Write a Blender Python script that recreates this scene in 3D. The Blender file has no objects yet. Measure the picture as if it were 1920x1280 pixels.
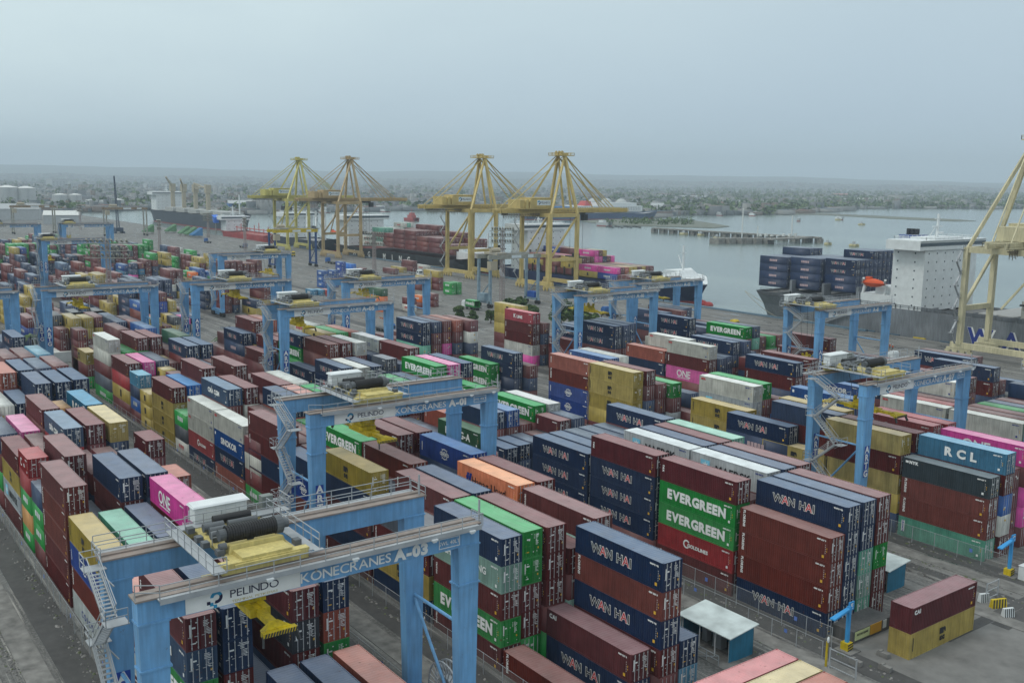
import bpy, math, random
import numpy as np
from mathutils import Matrix, Vector
from mathutils.bvhtree import BVHTree
random.seed(7)
S=bpy.context.scene; C=S.collection
# ------------------------------------------------------------------ camera
F=1865.85; YAW=math.radians(143.5612); PIT=math.radians(9.25435); ROL=math.radians(0.76495); CH=47.505
cy,sy=math.cos(YAW),math.sin(YAW); cp,sp=math.cos(PIT),math.sin(PIT)
FW=Vector((cy*cp,sy*cp,-sp)); r0=Vector((sy,-cy,0)); u0=r0.cross(FW)
RT=math.cos(ROL)*r0+math.sin(ROL)*u0; UP=-math.sin(ROL)*r0+math.cos(ROL)*u0
cam=bpy.data.objects.new('camera',bpy.data.cameras.new('camera')); C.objects.link(cam)
cam.data.sensor_width=36; cam.data.lens=F/1920*36; cam.data.clip_start=1; cam.data.clip_end=60000
m=Matrix.Identity(4)
for i in range(3): m[i][0]=RT[i]; m[i][1]=UP[i]; m[i][2]=-FW[i]
cam.matrix_world=Matrix.Translation((0,0,CH))@m
S.camera=cam
def UN(px,py,z):
    d=FW+RT*((px-960)/F)-UP*((py-640)/F); t=(z-CH)/d.z
    return Vector((d.x*t,d.y*t,z))
# ------------------------------------------------------------------ world, sun, exposure
SUN_EL=math.radians(52); SUN_AZ=math.radians(250)   # azimuth of the sun, measured from +x
w=bpy.data.worlds.new('World'); S.world=w; w.use_nodes=True
nt=w.node_tree; nt.nodes.clear()
N=nt.nodes.new; Lk=nt.links.new
out=N('ShaderNodeOutputWorld'); bg=N('ShaderNodeBackground'); Lk(bg.outputs[0],out.inputs[0])
sky=N('ShaderNodeTexSky'); sky.sky_type='NISHITA'; sky.sun_disc=False; sky.sun_elevation=SUN_EL
sky.sun_rotation=math.pi/2-SUN_AZ; sky.air_density=1.5; sky.dust_density=6; sky.ozone_density=2
tc=N('ShaderNodeTexCoord'); sep=N('ShaderNodeSeparateXYZ'); Lk(tc.outputs['Generated'],sep.inputs[0])
ramp=N('ShaderNodeValToRGB'); Lk(sep.outputs['Z'],ramp.inputs[0])
e=ramp.color_ramp.elements
e[0].position=0.0; e[0].color=(.46,.60,.69,1)
e[1].position=1.0; e[1].color=(1.05,1.1,1.15,1)
for p,c in ((.06,(.44,.56,.66,1)),(.16,(.47,.585,.66,1)),(.35,(.74,.83,.88,1))):
    q=e.new(p); q.color=c
# a brighter, warmer veil of cloud to the left of the view
dotn=N('ShaderNodeVectorMath'); dotn.operation='DOT_PRODUCT'; Lk(tc.outputs['Generated'],dotn.inputs[0])
lv=-RT.normalized()*.8+Vector((0,0,.6)); dotn.inputs[1].default_value=lv
mr=N('ShaderNodeMapRange'); Lk(dotn.outputs['Value'],mr.inputs[0]); mr.inputs[1].default_value=-.2; mr.inputs[2].default_value=.8; mr.inputs[3].default_value=0; mr.inputs[4].default_value=1
nz=N('ShaderNodeTexNoise'); nz.inputs['Scale'].default_value=2.6; nz.inputs['Detail'].default_value=6; nz.inputs['Roughness'].default_value=.55
mp=N('ShaderNodeMapping'); mp.inputs['Scale'].default_value=(1,1,3.2); Lk(tc.outputs['Generated'],mp.inputs[0]); Lk(mp.outputs[0],nz.inputs[0])
veil=N('ShaderNodeMix'); veil.data_type='RGBA'; veil.inputs[7].default_value=(.86,1.0,.97,1)
Lk(ramp.outputs[0],veil.inputs[6])
mm=N('ShaderNodeMath'); mm.operation='MULTIPLY'; Lk(mr.outputs[0],mm.inputs[0])
mr2=N('ShaderNodeMapRange'); Lk(nz.outputs[0],mr2.inputs[0]); mr2.inputs[1].default_value=.3; mr2.inputs[2].default_value=.75; mr2.inputs[3].default_value=.45; mr2.inputs[4].default_value=1.0
Lk(mr2.outputs[0],mm.inputs[1]); Lk(mm.outputs[0],veil.inputs[0])
sk=N('ShaderNodeVectorMath'); sk.operation='SCALE'; sk.inputs['Scale'].default_value=.05; Lk(sky.outputs[0],sk.inputs[0])
mix=N('ShaderNodeMix'); mix.data_type='RGBA'; mix.inputs[0].default_value=.9; Lk(sk.outputs[0],mix.inputs[6]); Lk(veil.outputs[2],mix.inputs[7])
Lk(mix.outputs[2],bg.inputs[0]); bg.inputs[1].default_value=1.0
sun=bpy.data.objects.new('sun',bpy.data.lights.new('sun','SUN')); C.objects.link(sun)
sun.data.energy=0.8; sun.data.angle=math.radians(14); sun.data.color=(1,.96,.9)
sd=Vector((math.cos(SUN_EL)*math.cos(SUN_AZ),math.cos(SUN_EL)*math.sin(SUN_AZ),math.sin(SUN_EL)))
sun.rotation_euler=sd.to_track_quat('Z','Y').to_euler()
S.view_settings.view_transform='Standard'; S.view_settings.look='None'; S.view_settings.exposure=.33; S.view_settings.gamma=1
try: S.view_settings.use_curve_mapping=False
except Exception: pass
S.render.engine='CYCLES'
# ------------------------------------------------------------------ helpers
def tag(o,label=None,cat=None,group=None,kind=None):
    if label: o['label']=label
    if cat: o['category']=cat
    if group: o['group']=group
    if kind: o['kind']=kind
    return o
def empty(name,loc,label=None,cat=None,group=None,rz=0):
    o=bpy.data.objects.new(name,None); C.objects.link(o); o.location=loc; o.rotation_euler=(0,0,rz); o.empty_display_size=.5
    return tag(o,label,cat,group)
def obj(name,me,mats=None,parent=None,loc=(0,0,0),rz=0):
    o=bpy.data.objects.new(name,me); C.objects.link(o)
    if parent: o.parent=parent
    o.location=loc; o.rotation_euler=(0,0,rz)
    if mats:
        for i,mt in enumerate(mats):
            if i<len(o.material_slots): o.material_slots[i].link='OBJECT'; o.material_slots[i].material=mt
    return o
class MB:
    def __init__(s): s.v=[]; s.f=[]; s.m=[]
    def q(s,a,b,c,d,mi=0):
        n=len(s.v); s.v+= [tuple(a),tuple(b),tuple(c),tuple(d)]; s.f.append((n,n+1,n+2,n+3)); s.m.append(mi)
    def poly(s,pts,mi=0):
        n=len(s.v); s.v+=[tuple(p) for p in pts]; s.f.append(tuple(range(n,n+len(pts)))); s.m.append(mi)
    def box(s,x0,x1,y0,y1,z0,z1,mi=0,top=None):
        n=len(s.v)
        s.v+=[(x0,y0,z0),(x1,y0,z0),(x1,y1,z0),(x0,y1,z0),(x0,y0,z1),(x1,y0,z1),(x1,y1,z1),(x0,y1,z1)]
        s.f+=[(n,n+3,n+2,n+1),(n+4,n+5,n+6,n+7),(n,n+1,n+5,n+4),(n+1,n+2,n+6,n+5),(n+2,n+3,n+7,n+6),(n+3,n,n+4,n+7)]
        s.m+=[mi,mi if top is None else top,mi,mi,mi,mi]
    def hexa(s,b,t,mi=0):   # b,t: 4 bottom and 4 top points
        n=len(s.v); s.v+=[tuple(p) for p in b]+[tuple(p) for p in t]
        s.f+=[(n,n+3,n+2,n+1),(n+4,n+5,n+6,n+7)]+[(n+i,n+(i+1)%4,n+4+(i+1)%4,n+4+i) for i in range(4)]; s.m+=[mi]*6
    def bar(s,a,b,w=.1,h=None,mi=0,k=4):
        a=Vector(a); b=Vector(b); d=b-a
        if d.length<1e-6: return
        h=w if h is None else h; d.normalize()
        u=Vector((0,0,1)) if abs(d.z)<.95 else Vector((1,0,0))
        x=d.cross(u).normalized(); y=x.cross(d).normalized()
        n=len(s.v)
        if k==4: offs=[(-.5,-.5),(.5,-.5),(.5,.5),(-.5,.5)]
        else: offs=[(.5*math.cos(2*math.pi*i/k),.5*math.sin(2*math.pi*i/k)) for i in range(k)]
        for p in (a,b):
            for ox,oy in offs: s.v.append(tuple(p+x*ox*w+y*oy*h))
        s.f.append(tuple(n+i for i in range(k))); s.f.append(tuple(n+k+i for i in reversed(range(k)))); s.m+=[mi]*2
        for i in range(k): s.f.append((n+i,n+k+i,n+k+(i+1)%k,n+(i+1)%k)); s.m.append(mi)
    def cyl(s,a,b,r,k=12,mi=0,r2=None):
        a=Vector(a); b=Vector(b); d=(b-a).normalized(); r2=r if r2 is None else r2
        u=Vector((0,0,1)) if abs(d.z)<.95 else Vector((1,0,0))
        x=d.cross(u).normalized(); y=x.cross(d).normalized(); n=len(s.v)
        for p,rr in ((a,r),(b,r2)):
            for i in range(k):
                t=2*math.pi*i/k; s.v.append(tuple(p+x*rr*math.cos(t)+y*rr*math.sin(t)))
        s.f.append(tuple(n+i for i in range(k))); s.f.append(tuple(n+k+i for i in reversed(range(k)))); s.m+=[mi]*2
        for i in range(k): s.f.append((n+i,n+k+i,n+k+(i+1)%k,n+(i+1)%k)); s.m.append(mi)
    def rail(s,pts,h=1.1,w=.06,step=2.0,mi=0,base=0):
        for a,b in zip(pts[:-1],pts[1:]):
            a=Vector(a);b=Vector(b);l=(b-a).length;n=max(1,round(l/step))
            for hh in (h,h*.55): s.bar(a+Vector((0,0,hh)),b+Vector((0,0,hh)),w,mi=mi)
            for i in range(n+1):
                p=a.lerp(b,i/n); s.bar(p+Vector((0,0,base)),p+Vector((0,0,h)),w,mi=mi)
    def sphere(s,c,r,k=14,j=8,mi=0,sz=1):
        n=len(s.v); c=Vector(c)
        for a in range(j+1):
            t=math.pi*a/j
            for i in range(k):
                q=2*math.pi*i/k; s.v.append((c.x+r*math.sin(t)*math.cos(q),c.y+r*math.sin(t)*math.sin(q),c.z+r*sz*math.cos(t)))
        for a in range(j):
            for i in range(k): s.f.append((n+a*k+i,n+(a+1)*k+i,n+(a+1)*k+(i+1)%k,n+a*k+(i+1)%k)); s.m.append(mi)
    def add(s,o,off=(0,0,0),sc=1,mi=None,flip=False):
        n=len(s.v); s.v+=[(off[0]+p[0]*sc,off[1]+p[1]*sc,off[2]+p[2]*sc) for p in o.v]
        s.f+=[tuple(n+i for i in f) for f in o.f]; s.m+=list(o.m) if mi is None else [mi]*len(o.f)
    def mesh(s,name,mats,smooth=False):
        me=bpy.data.meshes.new(name); me.from_pydata(s.v,[],s.f)
        for mt in mats: me.materials.append(mt)
        me.polygons.foreach_set('material_index',s.m)
        if smooth: me.polygons.foreach_set('use_smooth',[True]*len(s.f))
        me.update(); return me
    def build(s,name,mats,parent=None,loc=(0,0,0),rz=0,smooth=False):
        if not isinstance(mats,(list,tuple)): mats=[mats]
        return obj(name,s.mesh(name,mats,smooth),None,parent,loc,rz)
def build_split(b,name,mats,parent=None,maxn=100,**k):
    par=list(range(len(b.v)))
    def fd(i):
        while par[i]!=i: par[i]=par[par[i]]; i=par[i]
        return i
    for f in b.f:
        r=fd(f[0])
        for i in f[1:]: par[fd(i)]=r
    g={}
    for fi,f in enumerate(b.f): g.setdefault(fd(f[0]),[]).append(fi)
    gs=sorted(g.values(),key=lambda fs:-len(fs)) if len(g)>maxn else list(g.values()); out=[]
    for n_,fs in enumerate(gs if len(gs)<=maxn else gs[:maxn-1]+[sum(gs[maxn-1:],[])]):
        c=MB(); mp={}
        for fi in fs:
            t=[]
            for i in b.f[fi]:
                if i not in mp: mp[i]=len(c.v); c.v.append(b.v[i])
                t.append(mp[i])
            c.f.append(tuple(t)); c.m.append(b.m[fi])
        o=c.build(name,mats,parent,**k); out.append(o)
    if len(gs)>maxn: out[-1]['kind']='stuff'
    return out
def mat(name,col=(.5,.5,.5),rough=.6,metal=0,attr=None,dirt=.25,rust=0.0,scale=.6,dust=0,dustc=(.36,.34,.32),vary=0,streak=True,bump=0,spec=.4,alpha=1):
    m=bpy.data.materials.new(name); m.use_nodes=True; nt=m.node_tree; N=nt.nodes.new; L=nt.links.new
    b=nt.nodes['Principled BSDF']; b.inputs['Roughness'].default_value=rough; b.inputs['Metallic'].default_value=metal
    b.inputs['Specular IOR Level'].default_value=spec
    tc=N('ShaderNodeTexCoord')
    if attr: src=N('ShaderNodeAttribute'); src.attribute_name=attr; cs=src.outputs['Color']
    else:
        src=N('ShaderNodeRGB'); src.outputs[0].default_value=(*col,1); cs=src.outputs[0]
    oi=N('ShaderNodeObjectInfo')
    off=N('ShaderNodeVectorMath'); off.operation='ADD'; L(tc.outputs['Object'],off.inputs[0])
    rv=N('ShaderNodeVectorMath'); rv.operation='SCALE'; rv.inputs[0].default_value=(37,19,53); L(oi.outputs['Random'],rv.inputs['Scale']); L(rv.outputs[0],off.inputs[1])
    if vary:
        hs=N('ShaderNodeHueSaturation'); L(cs,hs.inputs['Color'])
        mr=N('ShaderNodeMapRange'); L(oi.outputs['Random'],mr.inputs[0]); mr.inputs[3].default_value=1-vary; mr.inputs[4].default_value=1+vary; L(mr.outputs[0],hs.inputs['Value']); 
        mr=N('ShaderNodeMapRange'); L(oi.outputs['Random'],mr.inputs[0]); mr.inputs[3].default_value=1.05; mr.inputs[4].default_value=.8; L(mr.outputs[0],hs.inputs['Saturation']); cs=hs.outputs[0]
    n1=N('ShaderNodeTexNoise'); n1.inputs['Scale'].default_value=scale; n1.inputs['Detail'].default_value=5; L(off.outputs[0],n1.inputs[0])
    mr=N('ShaderNodeMapRange'); L(n1.outputs[0],mr.inputs[0]); mr.inputs[1].default_value=.3; mr.inputs[2].default_value=.7; mr.inputs[3].default_value=1-dirt; mr.inputs[4].default_value=1+dirt*.35
    f=mr.outputs[0]
    if streak:
        mp=N('ShaderNodeMapping'); mp.inputs['Scale'].default_value=(2.2,2.2,.18); L(off.outputs[0],mp.inputs[0])
        n2=N('ShaderNodeTexNoise'); n2.inputs['Scale'].default_value=1.6; n2.inputs['Detail'].default_value=4; L(mp.outputs[0],n2.inputs[0])
        mr=N('ShaderNodeMapRange'); L(n2.outputs[0],mr.inputs[0]); mr.inputs[1].default_value=.35; mr.inputs[2].default_value=.62; mr.inputs[3].default_value=1-dirt*.8; mr.inputs[4].default_value=1.05
        mu=N('ShaderNodeMath'); mu.operation='MULTIPLY'; L(f,mu.inputs[0]); L(mr.outputs[0],mu.inputs[1]); f=mu.outputs[0]
    vm=N('ShaderNodeVectorMath'); vm.operation='SCALE'; L(cs,vm.inputs[0]); L(f,vm.inputs['Scale']); cs=vm.outputs[0]
    if dust:
        n3=N('ShaderNodeTexNoise'); n3.inputs['Scale'].default_value=.9; n3.inputs['Detail'].default_value=7; n3.inputs['Roughness'].default_value=.65; L(off.outputs[0],n3.inputs[0])
        mr=N('ShaderNodeMapRange'); L(n3.outputs[0],mr.inputs[0]); mr.inputs[1].default_value=.3; mr.inputs[2].default_value=.72; mr.inputs[3].default_value=dust*.55; mr.inputs[4].default_value=min(1,dust*1.35)
        mx=N('ShaderNodeMix'); mx.data_type='RGBA'; L(mr.outputs[0],mx.inputs[0]); L(cs,mx.inputs[6]); mx.inputs[7].default_value=(*dustc,1); cs=mx.outputs[2]
    if rust:
        n4=N('ShaderNodeTexNoise'); n4.inputs['Scale'].default_value=1.7; n4.inputs['Detail'].default_value=8; n4.inputs['Roughness'].default_value=.7; L(off.outputs[0],n4.inputs[0])
        mr=N('ShaderNodeMapRange'); L(n4.outputs[0],mr.inputs[0]); mr.inputs[1].default_value=.66-rust*.2; mr.inputs[2].default_value=.74-rust*.15; mr.inputs[3].default_value=0; mr.inputs[4].default_value=.75
        mx=N('ShaderNodeMix'); mx.data_type='RGBA'; L(mr.outputs[0],mx.inputs[0]); L(cs,mx.inputs[6]); mx.inputs[7].default_value=(.10,.035,.018,1); cs=mx.outputs[2]
    L(cs,b.inputs['Base Color'])
    if bump:
        bp=N('ShaderNodeBump'); bp.inputs['Strength'].default_value=bump; bp.inputs['Distance'].default_value=.05
        n5=N('ShaderNodeTexNoise'); n5.inputs['Scale'].default_value=scale*6; n5.inputs['Detail'].default_value=6; L(tc.outputs['Object'],n5.inputs[0]); L(n5.outputs[0],bp.inputs['Height']); L(bp.outputs[0],b.inputs['Normal'])
    return m
# container paints: code -> linear colour
PC=dict(m=(.104,.014,.014),n=(.008,.024,.072),v=(.011,.030,.080),b=(.003,.040,.24),B=(.005,.13,.50),y=(.35,.26,.050),g=(.002,.22,.028),
 G=(.012,.075,.03),t=(.10,.32,.23),T=(.17,.30,.25),w=(.50,.50,.46),W=(.42,.42,.38),M=(.36,.39,.41),p=(.60,.05,.30),r=(.28,.018,.022),
 K=(.32,.010,.03),h=(.68,.14,.012),s=(.27,.060,.035),l=(.08,.27,.42),c=(.04,.075,.14),S=(.008,.07,.26),R=(.012,.13,.24),Y=(.03,.045,.055),
 o=(.40,.19,.05),d=(.07,.085,.11),C=(.40,.43,.42),e=(.10,.015,.020),f=(.135,.024,.016),x=(.10,.018,.022),q=(.035,.04,.05),a=(.02,.36,.42))
NAME=dict(m='maroon',n='navy',v='dark navy',b='royal blue',B='bright blue',y='yellow',g='green',G='dark green',t='mint green',T='pale teal',w='white',W='pale grey',M='light grey',p='pink',r='red',
 K='crimson',h='orange',s='rust orange',l='sky blue',c='slate blue',S='mid blue',R='ocean blue',Y='dark slate',o='tan orange',d='dark grey',C='silver grey',e='wine red',f='brick brown',x='plum brown',q='charcoal',a='cyan')
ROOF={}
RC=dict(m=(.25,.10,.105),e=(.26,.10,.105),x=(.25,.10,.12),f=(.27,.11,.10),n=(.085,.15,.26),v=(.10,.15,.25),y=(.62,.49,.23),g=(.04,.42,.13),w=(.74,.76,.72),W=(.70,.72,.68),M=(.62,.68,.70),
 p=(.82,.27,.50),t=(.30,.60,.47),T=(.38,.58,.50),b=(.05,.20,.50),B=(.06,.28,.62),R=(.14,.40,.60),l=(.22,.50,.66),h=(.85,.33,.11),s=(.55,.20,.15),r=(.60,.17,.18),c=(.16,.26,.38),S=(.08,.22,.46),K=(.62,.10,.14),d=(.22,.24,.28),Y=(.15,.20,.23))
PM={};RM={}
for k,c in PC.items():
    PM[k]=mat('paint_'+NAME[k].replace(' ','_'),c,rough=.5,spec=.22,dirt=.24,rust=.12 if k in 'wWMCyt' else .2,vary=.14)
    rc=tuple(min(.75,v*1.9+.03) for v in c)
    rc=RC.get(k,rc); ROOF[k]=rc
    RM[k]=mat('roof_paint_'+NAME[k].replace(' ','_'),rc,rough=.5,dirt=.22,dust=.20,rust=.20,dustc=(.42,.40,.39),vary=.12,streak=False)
def flat(name,c,r=.6,**k): return mat(name,c,rough=r,dirt=k.pop('dirt',.12),streak=k.pop('streak',False),**k)
LW=flat('lettering_white',(.72,.73,.72)); LK=flat('lettering_black',(.012,.012,.015)); LR=flat('lettering_red',(.50,.02,.03)); LB=flat('lettering_blue',(.01,.03,.22)); LY=flat('marking_yellow',(.62,.36,.03)); LC=flat('lettering_light_blue',(.18,.50,.68)); LN=flat('lettering_navy',(.01,.012,.05))
ROD=flat('galvanised_rod',(.42,.43,.44),.45); DARK=flat('dark_metal',(.03,.032,.035)); RUB=flat('rubber',(.012,.012,.013),.8)
# ------------------------------------------------------------------ lettering
_tc={}
GB0=lambda s:0
def textmb(s,size=1,bold=.0,sx=1):
    key=(s,size,bold,sx)
    if key in _tc: return _tc[key]
    if len(s)>1:     # own spacing: glyph width plus a constant gap
        b=MB(); x=0
        for ch in s:
            if ch==' ': x+=size*.32*sx; continue
            g=textmb(ch,size,bold,sx); g0=textmb(ch,size,0,sx); w0=min(p[0] for p in g0.v)-bold*.8; w1=max(p[0] for p in g0.v)+bold*.8
            n=len(b.v); b.v+=[(x-w0+p[0],0,p[2]-GB0(size)) for p in g.v]; b.f+=[tuple(n+i for i in f) for f in g.f]; b.m+=[0]*len(g.f); x+=w1-w0+size*.075
        h=(x-size*.075)/2; b.v=[(p[0]-h,p[1],p[2]) for p in b.v]; _tc[key]=b; return b
    cu=bpy.data.curves.new('t','FONT'); cu.body=s; cu.size=size; cu.offset=bold; cu.align_x='CENTER'; cu.align_y='BOTTOM_BASELINE'; cu.resolution_u=3; cu.fill_mode='FRONT'
    o=bpy.data.objects.new('t',cu); me=bpy.data.meshes.new_from_object(o)
    b=MB(); b.v=[(v.co.x*sx,0,v.co.y-size*.34) for v in me.vertices]; b.f=[tuple(p.vertices) for p in me.polygons]; b.m=[0]*len(b.f)
    bpy.data.objects.remove(o); bpy.data.curves.remove(cu); bpy.data.meshes.remove(me)
    _tc[key]=b; return b
LM=[LW,LK,LR,LB,LC,LY,LN]   # material order used by every lettering mesh: 0 white 1 black 2 red 3 blue 4 light blue 5 yellow 6 navy
def word(b,s,cx,cz,h,mi,y=-.012,bold=0.02,sx=1): b.add(textmb(s,h*1.38,bold,sx),(cx,y,cz),1,mi)
def vword(b,s,x,ztop,h,mi,y=-.012):   # letters reading downwards, turned a quarter
    t=textmb(s,h*1.3,.02)
    n=len(b.v); b.v+=[(x+p[2],y,ztop-p[0]) for p in t.v]; b.f+=[tuple(n+i for i in reversed(f)) for f in t.f]; b.m+=[mi]*len(t.f)
def ring(b,cx,cz,r0,r1,mi,y=-.012,k=24,a0=0,a1=2*math.pi):
    for i in range(k):
        t=a0+(a1-a0)*i/k; u=a0+(a1-a0)*(i+1)/k
        P=lambda r,t:(cx+r*math.cos(t),y,cz+r*math.sin(t))
        b.q(P(r0,t),P(r1,t),P(r1,u),P(r0,u),mi)
def rect(b,x0,x1,z0,z1,mi,y=-.012): b.q((x0,y,z0),(x1,y,z0),(x1,y,z1),(x0,y,z1),mi)
def lettering(k,L,h):
    b=MB(); c=-L/2; z=h*.5; s=1 if L>8 else .52
    if k=='n':
        x=c-3.0*s
        for i,ch in enumerate('WAN HAI'):
            if ch!=' ':
                word(b,ch,x,z,.95*s**.5,0,y=-.012,bold=.06); word(b,ch,x,z,.93*s**.5,2 if i in (1,5) else 1,y=-.022,bold=.012)
            x+={'W':1.02,'I':.5,' ':.62}.get(ch,.86)*s*(.74 if i==5 else 1)
    elif k=='g': word(b,'EVERGREEN',c,z,1.15*s**.4,0,bold=.09,sx=1.0*s**.7)
    elif k=='y': word(b,'m',c-.1,z+.42,.78,1,bold=.10,sx=1.25); word(b,'sc',c-.1,z-.42,.62,1,bold=.07,sx=1.05); rect(b,-L+.5,-L+.62,.8,h-.5,1)
    elif k=='b':
        ring(b,c,z,.62,.72,0); word(b,'COSCO',c,z,.42,0); ring(b,c,z,.30,.36,0,y=-.011)
        for a in (-.6,0,.6): rect(b,c-.68,c+.68,z+a-.03,z+a+.03,0,y=-.010)
        vword(b,'SHIPPING',-L+.6,z,.18,0)
    elif k=='M':
        x=c-3.6*s; rect(b,x-.75*s,x+.75*s,z-.72,z+.72,4)
        pts=[]
        for i in range(14):
            t=math.pi/2+math.pi*i/7; r=(.6 if i%2==0 else .22); pts.append((x+r*s*math.cos(t),-.016,z+r*math.sin(t)))
        for i in range(14): b.poly([(x,-.016,z),pts[(i+1)%14],pts[i]][::-1],0)
        word(b,'MAERSK',c+.9*s,z-.08,1.02,1,bold=.03,sx=1.05*s)
    elif k=='C': word(b,'C O S C O',c,z-.1,.72,3,bold=.02,sx=s)
    elif k=='p': word(b,'ONE',c-.9,z+.08,1.45*s**.3,0,bold=.03,sx=s**.4); word(b,'OCEAN NETWORK EXPRESS',c-.9,z-.85,.16,0)
    elif k=='h':
        for q in (-4.2,-3.65): b.q((c+q,-.012,z-.55),(c+q+.4,-.012,z-.55),(c+q+.75,-.012,z+.55),(c+q+.3,-.012,z+.55),3)
        b.q((c-4.2,-.016,z-.1),(c-3.1,-.016,z-.1),(c-3.05,-.016,z+.12),(c-4.15,-.016,z+.12),3)
        word(b,'Hapag-Lloyd',c+.5,z-.2,.95,1,bold=.01)
    elif k=='S': word(b,'SINOKOR',c,z,.95,0,bold=.05,sx=1.1*s); rect(b,-L+.35,-L+.75,z+.5,z+.95,0)
    elif k=='K': word(b,'K',c-1.7,z,1.0,0,bold=.05); word(b,'LINE',c+.5,z-.1,.72,0,bold=.05,sx=1.2)
    elif k=='R': word(b,'R C L',c,z,1.15,0,bold=.08,sx=1.1*s)
    elif k=='c': word(b,'CMA CGM',c-.3,z,.75,0,bold=.06,sx=s); ring(b,c-.3,z,1.0,1.08,0,a0=2.2,a1=2.9,k=6); ring(b,c-.3,z,1.0,1.08,0,a0=5.3,a1=6.0,k=6)
    elif k=='G': word(b,'HEUNG-A',c-.2,z,1.15,0,bold=.05,sx=s)
    elif k=='T': word(b,'CHINA SHIPPING',c-.3,z+.1,.72,0,bold=.03,sx=s)
    elif k=='Y': word(b,'NYK',-L+1.6,h-.5,.4,0,bold=.04); rect(b,-L+.4,-L+.85,h-.65,h-.35,0)
    elif k=='W': word(b,'MOL',-L+1.0,h-.5,.34,2,bold=.03)
    elif k=='r': ring(b,c-1.2,z,.35,.55,0,a0=.6,a1=5.4,k=14); word(b,'GOLDLINES' if L>8 else 'GL',c+.6,z-.1,.42,0,bold=.03)
    elif k=='x': word(b,'CAI',-L+.95,h-.55,.42,0,bold=.04)
    elif k=='e': vword(b,'tex',-L+.6,z+.2,.42,0)
    elif k=='f': vword(b,'FLORENS',-L+.65,z+.3,.34,0)
    elif k=='t': rect(b,-L+.5,-L+.95,.7,h-.5,0); vword(b,'CRONOS',-L+.72,z+.1,.26,3,y=-.02)
    elif k=='B': ring(b,c,z,.5,.62,0); word(b,'CO',c,z,.4,0)
    elif k=='q': word(b,'KMTC',-L+1.2,h-.5,.3,0)
    elif k in 'ms': 
        vword(b,'TRITON' if k=='m' else 'SEACO',-L+.6,z+.25,.24,0)
    # number block and small stickers near the door end
    if k not in 'y':
        cN=0 if k not in 'wWMC' else 3
        word(b,'4819 227 0' if k!='n' else 'WHSU 612',-1.15,h-.42,.15,cN)
        [rect(b,-.62,-.585,h*(.34+.08*q_),h*(.34+.08*q_)+.13,cN) for q_ in range(5)]; rect(b,-.46,-.38,h*.52,h*.58,5); rect(b,-.46,-.38,h*.42,h*.47,5)
        rect(b,-1.0,-.72,.42,.72,5 if k in 'nmefxh' else cN)
    me=b.mesh('lettering',LM); return me
_lc={}
def let_mesh(k,L,h):
    key=(k,L,h)
    if key not in _lc: _lc[key]=lettering(k,L,h)
    return _lc[key]
# ------------------------------------------------------------------ container meshes (door end at x=0, local y 0..W, z 0..h)
W=2.438
H40=2.75; H20=2.45
def corrug(b,p0,du,dv,n,depth,nrm,mi,lu,lv):
    # zigzag panel: starts at p0, runs lu along du, lv along dv, n corrugations pushed inwards along -nrm
    p0=Vector(p0);du=Vector(du);dv=Vector(dv);nrm=Vector(nrm)
    pr=[(0,0)]; st=lu/n
    for i in range(n): pr+=[(i*st+st*.35,0),(i*st+st*.5,1),(i*st+st*.85,1),((i+1)*st,0)]
    for (a,da),(c,dc) in zip(pr[:-1],pr[1:]):
        if c-a<1e-6: continue
        A=p0+du*a-nrm*da*depth; B=p0+du*c-nrm*dc*depth
        b.q(A,B,B+dv*lv,A+dv*lv,mi)
def body_mesh(L,h):
    b=MB(); e=.03
    nc=int(round((L-.3)/.29))
    corrug(b,(-L+.15,e,.16),(1,0,0),(0,0,1),nc,.04,(0,-1,0),0,L-.3,h-.27)
    corrug(b,(-.15,W-e,.16),(-1,0,0),(0,0,1),nc,.04,(0,1,0),0,L-.3,h-.27)
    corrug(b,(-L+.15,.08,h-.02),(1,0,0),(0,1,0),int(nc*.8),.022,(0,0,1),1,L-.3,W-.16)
    corrug(b,(-L+e,W-.15,.16),(0,-1,0),(0,0,1),8,.04,(-1,0,0),0,W-.3,h-.27)
    for x0,x1 in ((-L,-L+.16),(-.16,-.003)):
        for y0,y1 in ((0,.16),(W-.16,W)): b.box(x0,x1,y0,y1,0,h,0,1)
        b.box(x0,x1,.16,W-.16,h-.12,h-.004,0,1); b.box(x0,x1,.16,W-.16,0,.14,0)
    for y0,y1 in ((.003,.07),(W-.07,W-.003)):
        b.box(-L+.16,-.16,y0,y1,h-.11,h-.004,0,1); b.box(-L+.16,-.16,y0,y1,.003,.15,0)
    b.q((-L+.05,.05,.05),(-L+.05,W-.05,.05),(-.05,W-.05,.05),(-.05,.05,.05),0)
    for x0,x1 in ((-L-.004,-L+.18),(-.18,.004)):
        for y0,y1 in ((-.004,.17),(W-.17,W+.004)):
            for z0,z1 in ((.0,.12),(h-.12,h+.004)): b.box(x0,x1,y0,y1,z0,z1,2)
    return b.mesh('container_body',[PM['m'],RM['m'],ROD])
def door_mesh(h,side):
    b=MB(); y0,y1=(.16,W/2-.01) if side==0 else (W/2+.01,W-.16)
    b.box(-.07,-.03,y0,y1,.14,h-.12,0)
    n=4
    for i in range(n):
        z0=.2+(h-.4)*i/n; z1=z0+(h-.4)/n*.72
        b.box(-.03,-.008,y0+.06,y1-.06,z0,z1,0)
    return b.mesh('container_door',[PM['m']])
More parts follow.
